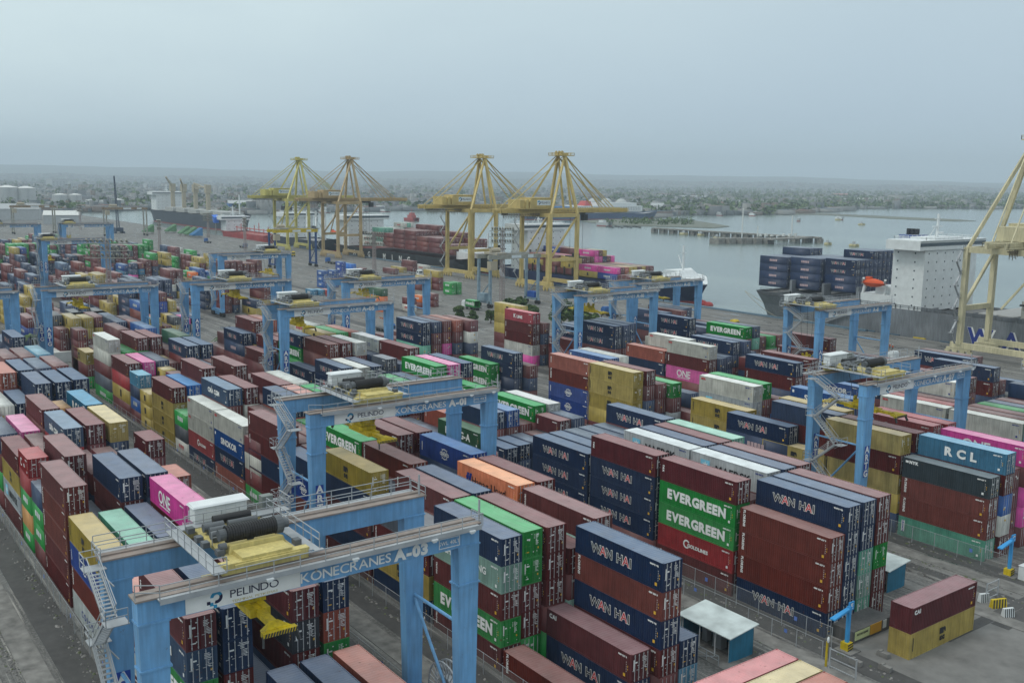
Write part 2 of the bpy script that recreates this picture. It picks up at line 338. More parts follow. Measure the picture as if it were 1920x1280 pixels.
def rods_mesh(h,side):
    b=MB(); y0=(.16 if side==0 else W/2+.01); wd=W/2-.17
    for k in (.28,.76):
        y=y0+wd*k; b.bar((.03,y,.1),(.03,y,h-.08),.05,mi=0)
        for z in (.25,h*.5,h-.25): b.box(-.01,.05,y-.05,y+.05,z-.03,z+.03,0)
        b.box(.03,.06,y-.28,y,h*.42,h*.42+.045,0)
    return b.mesh('lock_rods',[ROD])
def marks_mesh(h,seed):
    rnd=random.Random(seed); b=MB()
    def r(y0,y1,z0,z1,mi): b.q((.004,y0,z0),(.004,y1,z0),(.004,y1,z1),(.004,y0,z1),mi)
    for i in range(4): 
        z=h-.5-i*.13; r(1.40,1.40+rnd.uniform(.3,.75),z,z+.06,0)
    for i in range(5):
        z=h*.62-i*.12; r(1.62,1.62+rnd.uniform(.15,.4),z,z+.05,0)
    r(.48,.48+rnd.uniform(.25,.5),h*.66,h*.66+.14,0)
    r(.40,.52,h*.45,h*.45+.12,rnd.choice([0,5]))
    if rnd.random()<.6: r(1.85,2.05,h*.28,h*.28+.2,5)
    if rnd.random()<.5: r(.4,.8,h*.2,h*.2+.1,rnd.choice([0,5]))
    if rnd.random()<.5: r(.3,.5,h*.4,h*.8,0)
    for i in range(6):
        y=rnd.uniform(.3,2.1); z=rnd.uniform(.3,h-.4); r(y,y+rnd.uniform(.06,.2),z,z+rnd.uniform(.04,.1),0)
    return b.mesh('door_markings',LM)
BODY={}; DOOR={}; RODS={}; MARK={}
for L,h in ((12.19,H40),(6.06,H20),(13.7,H40)):
    BODY[L]=body_mesh(L,h)
for h in (H40,H20):
    for sd_ in (0,1): DOOR[(h,sd_)]=door_mesh(h,sd_); RODS[(h,sd_)]=rods_mesh(h,sd_)
    MARK[h]=[marks_mesh(h,i) for i in range(8)]
def np_mesh(name,V,Q,col,mats,mi=None):
    me=bpy.data.meshes.new(name); V=np.asarray(V,np.float32); Q=np.asarray(Q,np.int32)
    me.vertices.add(len(V)); me.vertices.foreach_set('co',V.ravel())
    me.loops.add(Q.size); me.loops.foreach_set('vertex_index',Q.ravel())
    me.polygons.add(len(Q)); me.polygons.foreach_set('loop_start',np.arange(0,Q.size,4,dtype=np.int32)); me.polygons.foreach_set('loop_total',np.full(len(Q),4,np.int32))
    a=me.attributes.new('Col','FLOAT_COLOR','FACE'); c4=np.ones((len(Q),4),np.float32); c4[:,:3]=np.asarray(col,np.float32); a.data.foreach_set('color',c4.ravel())
    for mt in mats: me.materials.append(mt)
    if mi is not None: me.polygons.foreach_set('material_index',np.asarray(mi,np.int32))
    me.update(calc_edges=True); me.validate(); return me
STUFF=mat('painted_steel_boxes',attr='Col',rough=.5,dirt=.25,dust=0)
BQ=np.array([(4,5,6,7),(0,1,5,4),(1,2,6,5),(2,3,7,6),(3,0,4,7)])
def boxes_arrays(items):   # items: x0,x1,y0,y1,z0,z1,sidecol,topcol
    Vv=[];Qq=[];Cc=[]
    for (x0,x1,y0,y1,z0,z1,sc_,tc_) in items:
        n=len(Vv); Vv+=[(x0,y0,z0),(x1,y0,z0),(x1,y1,z0),(x0,y1,z0),(x0,y0,z1),(x1,y0,z1),(x1,y1,z1),(x0,y1,z1)]
        for k,q in enumerate(BQ): Qq.append([n+int(a) for a in q]); Cc.append(tc_ if k==0 else sc_)
    return Vv,Qq,Cc
# ------------------------------------------------------------------ ground, quay, water, far land, hills
def ground_mat():
    m=bpy.data.materials.new('worn_concrete'); m.use_nodes=True; nt=m.node_tree; N=nt.nodes.new; L=nt.links.new
    b=nt.nodes['Principled BSDF']; tc=N('ShaderNodeTexCoord'); P=tc.outputs['Object']
    def noise(s,sc=(1,1,1),d=6,r=.6):
        mp=N('ShaderNodeMapping'); mp.inputs['Scale'].default_value=sc; L(P,mp.inputs[0]); n=N('ShaderNodeTexNoise'); n.inputs['Scale'].default_value=s; n.inputs['Detail'].default_value=d; n.inputs['Roughness'].default_value=r; L(mp.outputs[0],n.inputs[0]); return n.outputs[0]
    def rng(i,a,b_,c,d):
        r=N('ShaderNodeMapRange'); L(i,r.inputs[0]); 
        for k,v in zip((1,2,3,4),(a,b_,c,d)): r.inputs[k].default_value=v
        return r.outputs[0]
    def mix(f,a,bb):
        x=N('ShaderNodeMix'); x.data_type='RGBA'; L(f,x.inputs[0])
        if isinstance(a,tuple): x.inputs[6].default_value=(*a,1)
        else: L(a,x.inputs[6])
        if isinstance(bb,tuple): x.inputs[7].default_value=(*bb,1)
        else: L(bb,x.inputs[7])
        return x.outputs[2]
    base=mix(rng(noise(.05),.35,.65,0,1),(.165,.162,.155),(.10,.098,.095))
    base=mix(rng(noise(.5,(.12,1.9,1),8,.75),.44,.58,0,.85),base,(.055,.054,.052)); base=mix(rng(noise(.9,(.08,2.6,1),6,.7),.55,.66,0,.8),base,(.36,.35,.32))     # tyre marks along the lanes
    base=mix(rng(noise(.16,(.5,1.2,1),8,.7),.54,.62,0,.85),base,(.04,.041,.042))        # damp patches
    base=mix(rng(noise(3.0,(1,1,1),4,.7),.45,.75,0,.45),base,(.33,.32,.30))
    wv=N('ShaderNodeTexBrick'); wv.inputs['Scale'].default_value=.16; wv.inputs['Mortar Size'].default_value=.006; wv.offset=0
    wv.inputs['Color1'].default_value=(0,0,0,1); wv.inputs['Color2'].default_value=(0,0,0,1); wv.inputs['Mortar'].default_value=(1,1,1,1); wv.inputs['Row Height'].default_value=.9; wv.inputs['Brick Width'].default_value=1.2
    L(P,wv.inputs[0]); base=mix(rng(wv.outputs[0],0,1,0,.6),base,(.06,.06,.058))
    L(base,b.inputs['Base Color'])
    L(rng(noise(.16,(.5,1.2,1),8,.7),.55,.62,.85,.15),b.inputs['Roughness'])
    bp=N('ShaderNodeBump'); bp.inputs['Strength'].default_value=.4; bp.inputs['Distance'].default_value=.06; L(noise(4,(1,1,1),5,.7),bp.inputs['Height']); L(bp.outputs[0],b.inputs['Normal'])
    return m
GM=ground_mat()
def sheet(name,pts,z,mt,kind='structure',holes=None):
    b=MB(); b.poly([(p[0],p[1],z) for p in pts]); o=b.build(name,mt); o['kind']=kind; return o
# yard slab with a vertical quay face
b=MB(); Y=[(420,285),(-1230,285),(-1330,200),(-2300,60),(-2300,-1500),(420,-1500)]
b.poly([(x,y,0) for x,y in Y][::1])
for (x0,y0),(x1,y1) in zip(Y,Y[1:]): b.q((x0,y0,-6),(x0,y0,0),(x1,y1,0),(x1,y1,-6))
yg=b.build('yard_ground',GM); yg['kind']='structure'
asph=mat('dark_asphalt',(.035,.035,.036),rough=.75,dirt=.5,scale=.25,streak=False,dust=.25,dustc=(.16,.155,.15),bump=.4)
pave=mat('interlocking_pavers',(.13,.13,.125),rough=.8,dirt=.4,scale=.5,streak=False,dust=.3,dustc=(.25,.24,.23),bump=.5)
conc=mat('pale_concrete',(.19,.185,.175),rough=.8,dirt=.45,scale=.8,streak=False,bump=.3)
tag(sheet('apron_paving',[(-57.5,84),(-38,84),(0,60),(60,60),(60,330),(-57.5,300)],.004,pave),kind='structure')
# truck lanes, runway beams for the gantry wheels, kerbs, between the blocks
lane=MB(); beam=MB(); kerb=MB(); line=MB()
for y0 in (16.1,46.8,80.0,115.2,148.2,176.3):
    for yy in (y0-.7,y0+24.9):
        for a,bb in ((-236,-42),(-700,-262)):
            beam.box(a,bb,yy,yy+2.3,.0,.06,0)
    lane.box(-236,-46,y0+2.3,y0+5.6,.004,.02,0); lane.box(-700,-262,y0+2.3,y0+5.6,.004,.02,0)
    for yy in (y0+6.15,): kerb.box(-234,-58,yy,yy+.22,0,.32,0)
for y0 in (6.0,10.3,13.2): kerb.box(-700,-40,y0,y0+.35,0,.12,0)
for x0 in range(-236,-30,4): line.box(x0,x0+3.4,2.4,5.2,.002,.012,0)
lane.box(-240,-40,7.0,9.9,.004,.02,0)
for (y,) in ((44.9,),(78.2,),(113.2,)): lane.box(-236,-50,y-2.0,y-.2,.004,.016,0)
tag(lane.build('truck_lanes',asph),kind='structure'); tag(beam.build('wheel_runways',conc),kind='structure'); tag(kerb.build('kerbs',conc),kind='structure')
slabm=mat('drain_slabs',(.34,.33,.30),rough=.8,dirt=.5,streak=False); tag(line.build('drain_cover_strip',slabm),kind='structure')
rail=MB()
for y in (266,281): rail.box(-1220,300,y-.1,y+.1,0,.05)
tag(rail.build('crane_rails',DARK),kind='structure')
pm_=flat('road_paint',(.55,.54,.48),.7,dirt=.5); mk=MB()
for x in range(-700,200,9): mk.box(x,x+4,243,243.2,.003,.009)
for y in (231,255): mk.box(-700,200,y,y+.18,.003,.008)
for x in (-246,-259): mk.box(x,x+.2,10,200,.003,.009)

tag(mk.build('painted_lines',pm_),kind='structure')
dk=MB()    # dark trench cover strip across the apron on the right
dk.box(-53,-51.6,96,170,.006,.03); dk.box(-51.5,-49.5,104,175,.006,.02)
tag(dk.build('trench_cover_road',asph),kind='structure')
# water
def water_mat():
    m=bpy.data.materials.new('harbour_water'); m.use_nodes=True; nt=m.node_tree; N=nt.nodes.new; L=nt.links.new
    b=nt.nodes['Principled BSDF']; b.inputs['Base Color'].default_value=(.13,.175,.165,1); b.inputs['Roughness'].default_value=.16; b.inputs['Specular IOR Level'].default_value=.5
    tc=N('ShaderNodeTexCoord'); n=N('ShaderNodeTexNoise'); n.inputs['Scale'].default_value=.12; n.inputs['Detail'].default_value=8; n.inputs['Roughness'].default_value=.62
    mp=N('ShaderNodeMapping'); mp.inputs['Scale'].default_value=(1,1.8,1); mp.inputs['Rotation'].default_value=(0,0,.6); L(tc.outputs['Object'],mp.inputs[0]); L(mp.outputs[0],n.inputs[0])
    bp=N('ShaderNodeBump'); bp.inputs['Strength'].default_value=.5; bp.inputs['Distance'].default_value=.7; L(n.outputs[0],bp.inputs['Height']); L(bp.outputs[0],b.inputs['Normal'])
    n2=N('ShaderNodeTexNoise'); n2.inputs['Scale'].default_value=.006; n2.inputs['Detail'].default_value=6; mp2=N('ShaderNodeMapping'); mp2.inputs['Scale'].default_value=(.5,2,1); mp2.inputs['Rotation'].default_value=(0,0,.9); L(tc.outputs['Object'],mp2.inputs[0]); L(mp2.outputs[0],n2.inputs[0])
    mx=N('ShaderNodeMix'); mx.data_type='RGBA'; mr=N('ShaderNodeMapRange'); L(n2.outputs[0],mr.inputs[0]); mr.inputs[1].default_value=.4; mr.inputs[2].default_value=.62; L(mr.outputs[0],mx.inputs[0]); mx.inputs[6].default_value=(.115,.155,.15,1); mx.inputs[7].default_value=(.16,.205,.19,1); L(mx.outputs[2],b.inputs['Base Color'])
    return m
WZ=-2.5
sheet('sea_water',[(3000,-3000),(3000,9000),(-6000,9000),(-6000,-3000)],WZ,water_mat())
# far land: shoreline read off the horizon strip
shore=[(-150,402),(60,398),(150,392),(250,389),(330,391),(430,399),(560,397),(760,394),(905,398),(1000,404),(1100,406),(1180,407),(1230,404),(1330,402),(1440,401),(1530,395),(1500,391),(1620,389),(1830,388),(2100,386),(2500,384)]
SP=[UN(x,y,-1.6) for x,y in shore]
def farpt(x,d):
    q=UN(x,400,-1.6); v=Vector((q.x,q.y,0)).normalized()*d; return (v.x,v.y)
pts=[(p.x,p.y) for p in SP]+[farpt(2700,17000),farpt(1800,17000),farpt(960,17000),farpt(100,17000),farpt(-900,17000),(-2600,-1500),(-2000,-300)]
landm=mat('far_ground',(.10,.12,.085),rough=.95,dirt=.5,scale=.004,streak=False,dust=.35,dustc=(.22,.22,.20))
b=MB(); b.poly([(x,y,-1.6) for x,y in pts]); 
for p,q in zip(SP,SP[1:]): b.q((p.x,p.y,-1.6),(p.x,p.y,-4),(q.x,q.y,-4),(q.x,q.y,-1.6))
tag(b.build('far_land',landm),kind='structure')
def isl(name,px,z=-1.9,mt=None):
    b=MB(); P=[UN(x,y,z) for x,y in px]; b.poly([tuple(p) for p in P][::-1])
    for p,q in zip(P,P[1:]+P[:1]): b.q(tuple(p),tuple(q),(q.x,q.y,-4),(p.x,p.y,-4))
    return tag(b.build(name,mt or landm),kind='structure')
isl('breakwater_spit',[(1090,414),(1170,410),(1250,411),(1300,413),(1345,420),(1368,424),(1340,427),(1230,424),(1150,422)])
isl('sand_bar_ground',[(1455,400.5),(1540,399.8),(1640,404),(1720,408),(1790,411),(1830,414),(1790,414.5),(1700,411),(1620,407),(1540,402.5)])
# hills
hm=mat('hill_woods',(.06,.085,.06),rough=1,dirt=.5,scale=.0012,streak=False,dust=.2,dustc=(.18,.18,.16))
def hills(name,d,hf,depth):
    b=MB(); n=90; pr=[]
    for i in range(n+1):
        x=-900+(3700)*i/n; v=UN(x,420,0); v.z=0; v.normalize(); h=hf(x)
        pr.append((v*d,v*(d+depth*.5),v*(d+depth),h))
    for a,c in zip(pr,pr[1:]):
        for (p,q,ha,hb,hc,hd) in ((0,1,-2,-2,c[3]*.55,a[3]*.55),(1,2,a[3]*.55,c[3]*.55,c[3],a[3])):
            b.q((a[p].x,a[p].y,ha),(c[p].x,c[p].y,hb),(c[q].x,c[q].y,hc),(a[q].x,a[q].y,hd))
    tag(b.build(name,hm,smooth=True),kind='structure')
ns=lambda x,s:math.sin(x*.011*s+s)*.5+math.sin(x*.027*s+2*s)*.3+math.sin(x*.063*s)*.2
def topz(x,ypx,d):   # height of a point seen at pixel (x,ypx) at distance d
    dd=FW+RT*((x-960)/F)-UP*((ypx-640)/F); return CH+dd.z/math.hypot(dd.x,dd.y)*d
hills('far_hills',9500,lambda x:topz(x,np.interp(x,[0,400,900,1400,1900],[307,318,322,331,343])+2.0*ns(x,1.0),12500),3000)
hills('near_hills',6500,lambda x:topz(x,np.interp(x,[0,500,1000,1400,1900],[325,333,336,341,352])+2.5*ns(x,2.1),8500),2000)
# ------------------------------------------------------------------ the far city: one mass, with the landmarks as things of their own
rc=random.Random(5)
def inland(x,y,zmax=99):
    return True
cb=[]
WALLS=[(.20,.21,.21),(.15,.16,.17),(.27,.27,.26),(.10,.12,.13),(.15,.12,.10)]; ROOFS=[(.22,.24,.25),(.20,.09,.07),(.15,.08,.06),(.42,.44,.44),(.10,.13,.16),(.14,.15,.15),(.07,.12,.18)]
shx=[s[0] for s in shore[:16]]+[1620,1830,2100]; shy=[s[1] for s in shore[:16]]+[389,388,386]
for i in range(15000):
    px=rc.uniform(-60,1980); ys=float(np.interp(px,shx,shy)); hy=336+(px-960)*.01335
    t=rc.random()**1.15; d_near=1866*49/(max(6,ys-1.0-hy)); d=d_near*1.01+(7600-d_near)*t**1.7
    v=UN(px,420,0); v.z=0; v.normalize(); v*=d*1.02
    s_=rc.uniform(5,13) if rc.random()<.92 else rc.uniform(16,40); s2=s_*rc.uniform(.5,1.2); h=rc.uniform(3.5,7) if rc.random()<.96 else rc.uniform(8,16)
    if 1530<px<1990 and ys<392 and d<2500 and rc.random()<.6: continue
    hill=0 if d<6500 else (d-6500)*.012
    cb.append((v.x,v.x+s_,v.y,v.y+s2,-2,h-1.6+hill,rc.choice(WALLS),rc.choice(ROOFS)))
HYP=lambda x: np.interp(x,[0,500,1000,1400,1900],[325,333,336,341,352])+2.5*ns(x,2.1)
for i in range(6000):
    px=rc.uniform(-60,1980); t=rc.random()**1.3*.97; d=6500+t*2000; v=UN(px,420,0); v.z=0; v.normalize(); hh=topz(px,HYP(px),8500); z=-2+(hh*.55+2)*min(1,t*2) if t<.5 else hh*.55+(hh*.45)*(t-.5)*2
    v*=d; q=rc.uniform(8,20); cb.append((v.x,v.x+q,v.y,v.y+q,z-6,z+rc.uniform(3,8),rc.choice(WALLS),rc.choice(ROOFS)))
cV,cQ,cC=boxes_arrays(cb)
CITYM=mat('city_masonry',attr='Col',rough=.8,dirt=.2)
tag(obj('distant_city',np_mesh('distant_city',cV,cQ,cC,[CITYM])),'low hazy city of pale walls and tiled roofs beyond the harbour','city',kind='stuff')
# far trees: many small leafy lumps
def leafball(V,Q,Cc,cx,cy,cz,r,n,rr,cols,sz=.75):
    for i in range(n):
        a=rr.uniform(0,6.283); u=rr.uniform(-.6,1); q=math.sqrt(max(0,1-u*u))*rr.uniform(.55,1)
        x=cx+r*q*math.cos(a); y=cy+r*q*math.sin(a); z=cz+r*sz*u; s=r*rr.uniform(.16,.3)
        t1=Vector((rr.uniform(-1,1),rr.uniform(-1,1),rr.uniform(-1,1))).normalized()*s; t2=Vector((rr.uniform(-1,1),rr.uniform(-1,1),rr.uniform(-.6,1))).normalized()*s
        p=Vector((x,y,z)); k=len(V); V+= [tuple(p-t1-t2),tuple(p+t1-t2),tuple(p+t1+t2),tuple(p-t1+t2)]; Q.append([k,k+1,k+2,k+3]); Cc.append(rr.choice(cols))
tV=[];tQ=[];tC=[]; GC=[(.055,.10,.03),(.085,.14,.04),(.04,.075,.028),(.11,.16,.055)]
for i in range(2600):
    px=rc.uniform(-60,1980) if rc.random()<.55 else rc.uniform(1150,1960); ys=float(np.interp(px,shx,shy)); hy=336+(px-960)*.01335
    d_near=1866*49/(max(6,ys-.6-hy)); t=rc.random()**2.0; d=d_near*1.012+(7000-d_near)*t
    v=UN(px,420,0); v.z=0; v.normalize(); v*=d*1.02; r=rc.uniform(5,11)*(1+.5*t)
    leafball(tV,tQ,tC,v.x,v.y,r*.5-1.6,r,14,rc,GC)
LEAF=mat('foliage',attr='Col',rough=.8,dirt=.2,streak=False)
for i in range(420):
    px=rc.choice([rc.uniform(1130,1330),rc.uniform(1235,1500)]); t=rc.random()
    p=UN(px,(415+rc.uniform(-2,6)) if px<1300 and rc.random()<.6 else 400.5-rc.uniform(0,5),-1.6); leafball(tV,tQ,tC,p.x,p.y,0,rc.uniform(2,4.5),12,rc,GC)
tag(obj('distant_woodland',np_mesh('distant_woodland',tV,tQ,tC,[LEAF])),'mass of small green trees along the far shore','woodland',kind='stuff')
# landmarks on the far shore
whm=flat('white_render',(.62,.63,.61)); gym=flat('grey_cladding',(.38,.40,.41)); blm=flat('blue_cladding',(.03,.12,.32)); brm=flat('brick_red_roof',(.30,.10,.07)); tanm=flat('tank_paint',(.42,.44,.44)); winm=flat('window_glass',(.05,.07,.09),.2)
def house(name,px0,px1,ybase,ytop,label,cat,wall,roof,group=None,gable=True,win=3,depth=.4):
    win=0 if gable else win
    if ybase<392: ytop=ybase-(ybase-ytop)*.45; wall=gym if wall is whm else wall
    a=UN(px0,ybase,-1.6); c=UN(px1,ybase,-1.6); wd=(c-a).length; d=(a.xy.length+c.xy.length)/2
    h=abs(ybase-ytop)/F*math.hypot(d,0); ang=math.atan2(c.y-a.y,c.x-a.x)
    o=empty(name,a,label,cat,group,rz=ang); dp=max(8,wd*depth)
    b=MB(); b.box(0,wd,0,dp,0,h*(.72 if gable else 1)); b.build('wall',wall,o)
    b=MB()
    if gable:
        e=h*.72; b.poly([(-.5,-.6,e-.1),(wd+.5,-.6,e-.1),(wd+.5,dp/2,h),(-.5,dp/2,h)]); b.poly([(wd+.5,dp+.6,e-.1),(-.5,dp+.6,e-.1),(-.5,dp/2,h),(wd+.5,dp/2,h)]); b.poly([(0,0,e),(0,dp/2,h-.1),(0,dp,e)]); b.poly([(wd,0,e),(wd,dp,e),(wd,dp/2,h-.1)])
    else: b.box(-.4,wd+.4,-.4,dp+.4,h+.01,h+.5)
    b.build('roof',roof,o)
    if win:
        b=MB(); rows=max(1,int(h/6))
        for r in range(rows):
            for i in range(win*2): x=wd*(i+.5)/(win*2); b.box(x-wd*.03,x+wd*.03,-.15,-.02,h*.7*(r+.35)/rows,h*.7*(r+.7)/rows)
        build_split(b,'window',winm,o)
    return o
H=[('warehouse',0,75,416,386,'grey gabled warehouse at left edge beyond the yard','warehouse',gym,gym),
('warehouse',82,150,424,398,'long low grey shed with pale skylight roof near left edge','warehouse',gym,whm),
('warehouse',430,520,395,377,'long blue harbour warehouse across the basin','warehouse',blm,gym),
('warehouse',1222,1246,400,381,'pale arched shed behind the breakwater','warehouse',whm,tanm),
('office_block',132,150,352,330,'pale tower block far left in the city','building',whm,whm),
('office_block',98,136,350,322,'wide grey hospital-like block in the haze','building',gym,gym),
('office_block',168,181,352,331,'narrow pale tower right of the wide grey block','building',whm,whm),
('office_block',276,300,352,335,'white flat block left of the three deck cranes','building',whm,whm),
('office_block',1240,1262,371,355,'white square block beyond the spherical tanks','building',whm,brm),
('warehouse',1283,1330,372,362,'long white factory roof in the far town','factory',whm,tanm),
('warehouse',1340,1361,384,372,'red brick works near the far shore, left one','factory',brm,brm),
('warehouse',1390,1460,381,373,'low white sheds along the far shore','factory',whm,whm),
('warehouse',1562,1598,369,357,'red pagoda roofed hall in the far town','hall',brm,brm),
('warehouse',1600,1652,377,366,'pale curved roof hall right of the red one','hall',whm,whm),
('office_block',1708,1735,372,362,'white three-storey block near the far shore at right','building',whm,whm),
('warehouse',1486,1520,383,377,'blue roofed shed among far trees','shed',gym,blm),
('warehouse',640,700,388,376,'long pale shed behind the black ship','shed',whm,gym),
('warehouse',1205,1225,392,383,'small shed behind the pier head','shed',whm,brm)]
for t in H: house(*t,gable=t[0]=='warehouse')
def tank(px,ybase,ytop,wpx,label,dome=False,sph=False):
    a=UN(px,ybase,-1.6); d=a.xy.length; r=wpx/2/F*d; h=abs(ybase-ytop)/F*d
    o=empty('storage_tank',a,label,'tank','storage tanks along the harbour'); b=MB()
    if sph:
        b.sphere((0,0,h-r),r,24,14); b.build('sphere_shell',tanm,o,smooth=True); b=MB()
        for i in range(8): t=i*math.pi/4; b.bar((r*.95*math.cos(t),r*.95*math.sin(t),0),(r*.95*math.cos(t),r*.95*math.sin(t),h-r),r*.08)
        build_split(b,'support_leg',tanm,o); b=MB()
        for i in range(8): t=i*math.pi/4; u=t+math.pi/4; b.bar((r*.95*math.cos(t),r*.95*math.sin(t),h*.1),(r*.95*math.cos(u),r*.95*math.sin(u),h*.45),r*.04)
        build_split(b,'tie_brace',tanm,o)
        b=MB(); b.rail([(r*.3*math.cos(i),r*.3*math.sin(i),h) for i in (0,1.57,3.14,4.71,6.28)],2,.3,6); b.build('railing',gym,o)
    else:
        b.cyl((0,0,0),(0,0,h*.9),r,28); b.build('shell',tanm,o,smooth=False); b=MB(); b.cyl((0,0,h*.9),(0,0,h),r*1.01,28,r2=r*.15); b.build('roof',whm,o)
        b=MB(); b.bar((r+.3,0,0),(r+.3,0,h*.9),1.2); b.build('ladder',gym,o)
tank(15,384,352,36,'tall pale silo at far left edge'); tank(50,384,353,30,'tall grey silo second from left edge')
tank(113,384,365,24,'short white tank left of the thin crane jib'); tank(142,384,365,21,'short white tank second in its row'); tank(172,388,375,20,'low white tank beside the rusty gantry'); tank(196,388,376,16,'small tank just left of the crawler crane'); tank(222,389,374,20,'low pale tank right of the crawler crane')
tank(1112,402,372,21,'white spherical tank, left of three',sph=True); tank(1136,402,372,22,'white spherical tank, middle of three',sph=True); tank(1164,402,373,22,'white spherical tank, right of three',sph=True)
# jetty, dolphins, fish traps
jm=flat('jetty_concrete',(.22,.21,.19),.8,dirt=.4)
def strip(bm,pa,pb,w,z0,z1,mi=0):
    a=Vector(pa);b_=Vector(pb);d=(b_-a).xy.normalized(); n=Vector((-d.y,d.x))*w/2
    B=[(a.x-n.x,a.y-n.y,z0),(b_.x-n.x,b_.y-n.y,z0),(b_.x+n.x,b_.y+n.y,z0),(a.x+n.x,a.y+n.y,z0)]; T=[(p[0],p[1],z1) for p in B]; bm.hexa(B,T,mi)
o=empty('jetty',UN(1226,428,0)*1.0,'long low concrete jetty on piles reaching into the bay','jetty'); oo=Vector(o.location)
A=UN(1226,428,1.5)-oo; B_=UN(1538,446.5,1.5)-oo; b=MB(); strip(b,A,B_,6,1.0,2.2)
C0=UN(1342,447,1.5)-oo; C1=UN(1500,447.5,1.5)-oo; strip(b,C0,C1,5,1.0,2.0); strip(b,UN(1440,449,1.5)-oo,UN(1528,445,1.5)-oo,9,1.0,2.2); b.build('deck',jm,o)
b=MB()
for i in range(46):
    p=A.lerp(B_,i/45); b.bar((p.x,p.y,-2.6),(p.x,p.y,1.0),1.6 if i%3 else 4)
for q in (1345,1365,1388,1396,1415,1437): p=UN(q,448.5,1)-oo; b.box(p.x-5,p.x+5,p.y-4,p.y+4,-3,1.9)
build_split(b,'pile',jm,o)
b=MB()
for q,h in ((1391,24),(1484,18),(1420,9)): p=UN(q,446,1)-oo; b.bar((p.x,p.y,2),(p.x,p.y,2+h),.7)
for q in range(1425,1500,11): p=UN(q,446,1)-oo; b.box(p.x-1,p.x+1,p.y-1,p.y+1,2.2,2.2+rc.uniform(1,3))
build_split(b,'light_post',whm,o)
bym=flat('float_yellow',(.42,.38,.20),.7,dirt=.4)
for i,(q,y,w_) in enumerate(((1280,440,12),(1312,442,8),(1550,459,8),(1599,462,13),(1342,448,8),(1570,413,8),(1614,422,9))):
    p=UN(q,y,WZ); r=w_/2/F*p.length
    ob=empty('floating_platform',p,('pale yellow float on open water, '+['left of the jetty','beside the jetty root','between jetty tip and blue stacks','widest one left of grey ship','at the jetty head','far one near the sand bar','far one right of the sand bar'][i]),'float','floats in the bay')
    b=MB(); b.cyl((-r,0,.6),(r,0,.6),1.3,10); b.cyl((-r,3,.6),(r,3,.6),1.3,10); b.build('pontoon',bym,ob); b=MB(); b.box(-r*.8,r*.8,-.5,3.5,1.9,2.3); b.box(-1,1,.5,2,2.3,4); b.build('deck',gym,ob)
b=MB()
for i in range(12): p=UN(1138+i*5.6,425.5+(i%3)*.8,WZ); b.box(p.x-1.2,p.x+1.2,p.y-1,p.y+1,WZ-.5,WZ+1.2)
tag(b.build('net_floats',DARK),'line of small dark floats left of the jetty','fishing floats')
# ------------------------------------------------------------------ blue rubber-tyred yard cranes
CB=mat('crane_blue',(.12,.33,.60),rough=.5,dirt=.22,scale=.35,rust=.10,dust=.12,dustc=(.30,.34,.36)); CBp=flat('crane_sign_blue',(.09,.27,.50)); SGN=flat('sign_white',(.62,.68,.70)); GAL=mat('galvanised_steel',(.33,.35,.37),rough=.5,dirt=.2,streak=False)
CY=mat('machinery_yellow',(.54,.45,.17),rough=.5,dirt=.2,scale=.8,rust=.08); SY=mat('spreader_yellow',(.60,.44,.012),rough=.45,dirt=.3,scale=.9,rust=.12); DRM=mat('black_drum',(.018,.018,.02),rough=.55,dirt=.3); HW=flat('house_white',(.62,.65,.66)); MG=mat('motor_grey',(.10,.11,.12),rough=.6,dirt=.3,streak=False)
RU=mat('rusty_track',(.20,.13,.10),rough=.8,dirt=.4,streak=False,dust=.4,dustc=(.33,.33,.32))
DB=flat('panel_dark_blue',(.01,.05,.30)); TEAL=flat('logo_teal',(.02,.25,.45))
SPN=26.1; GB=8.26; HT=20.6; GD=1.3
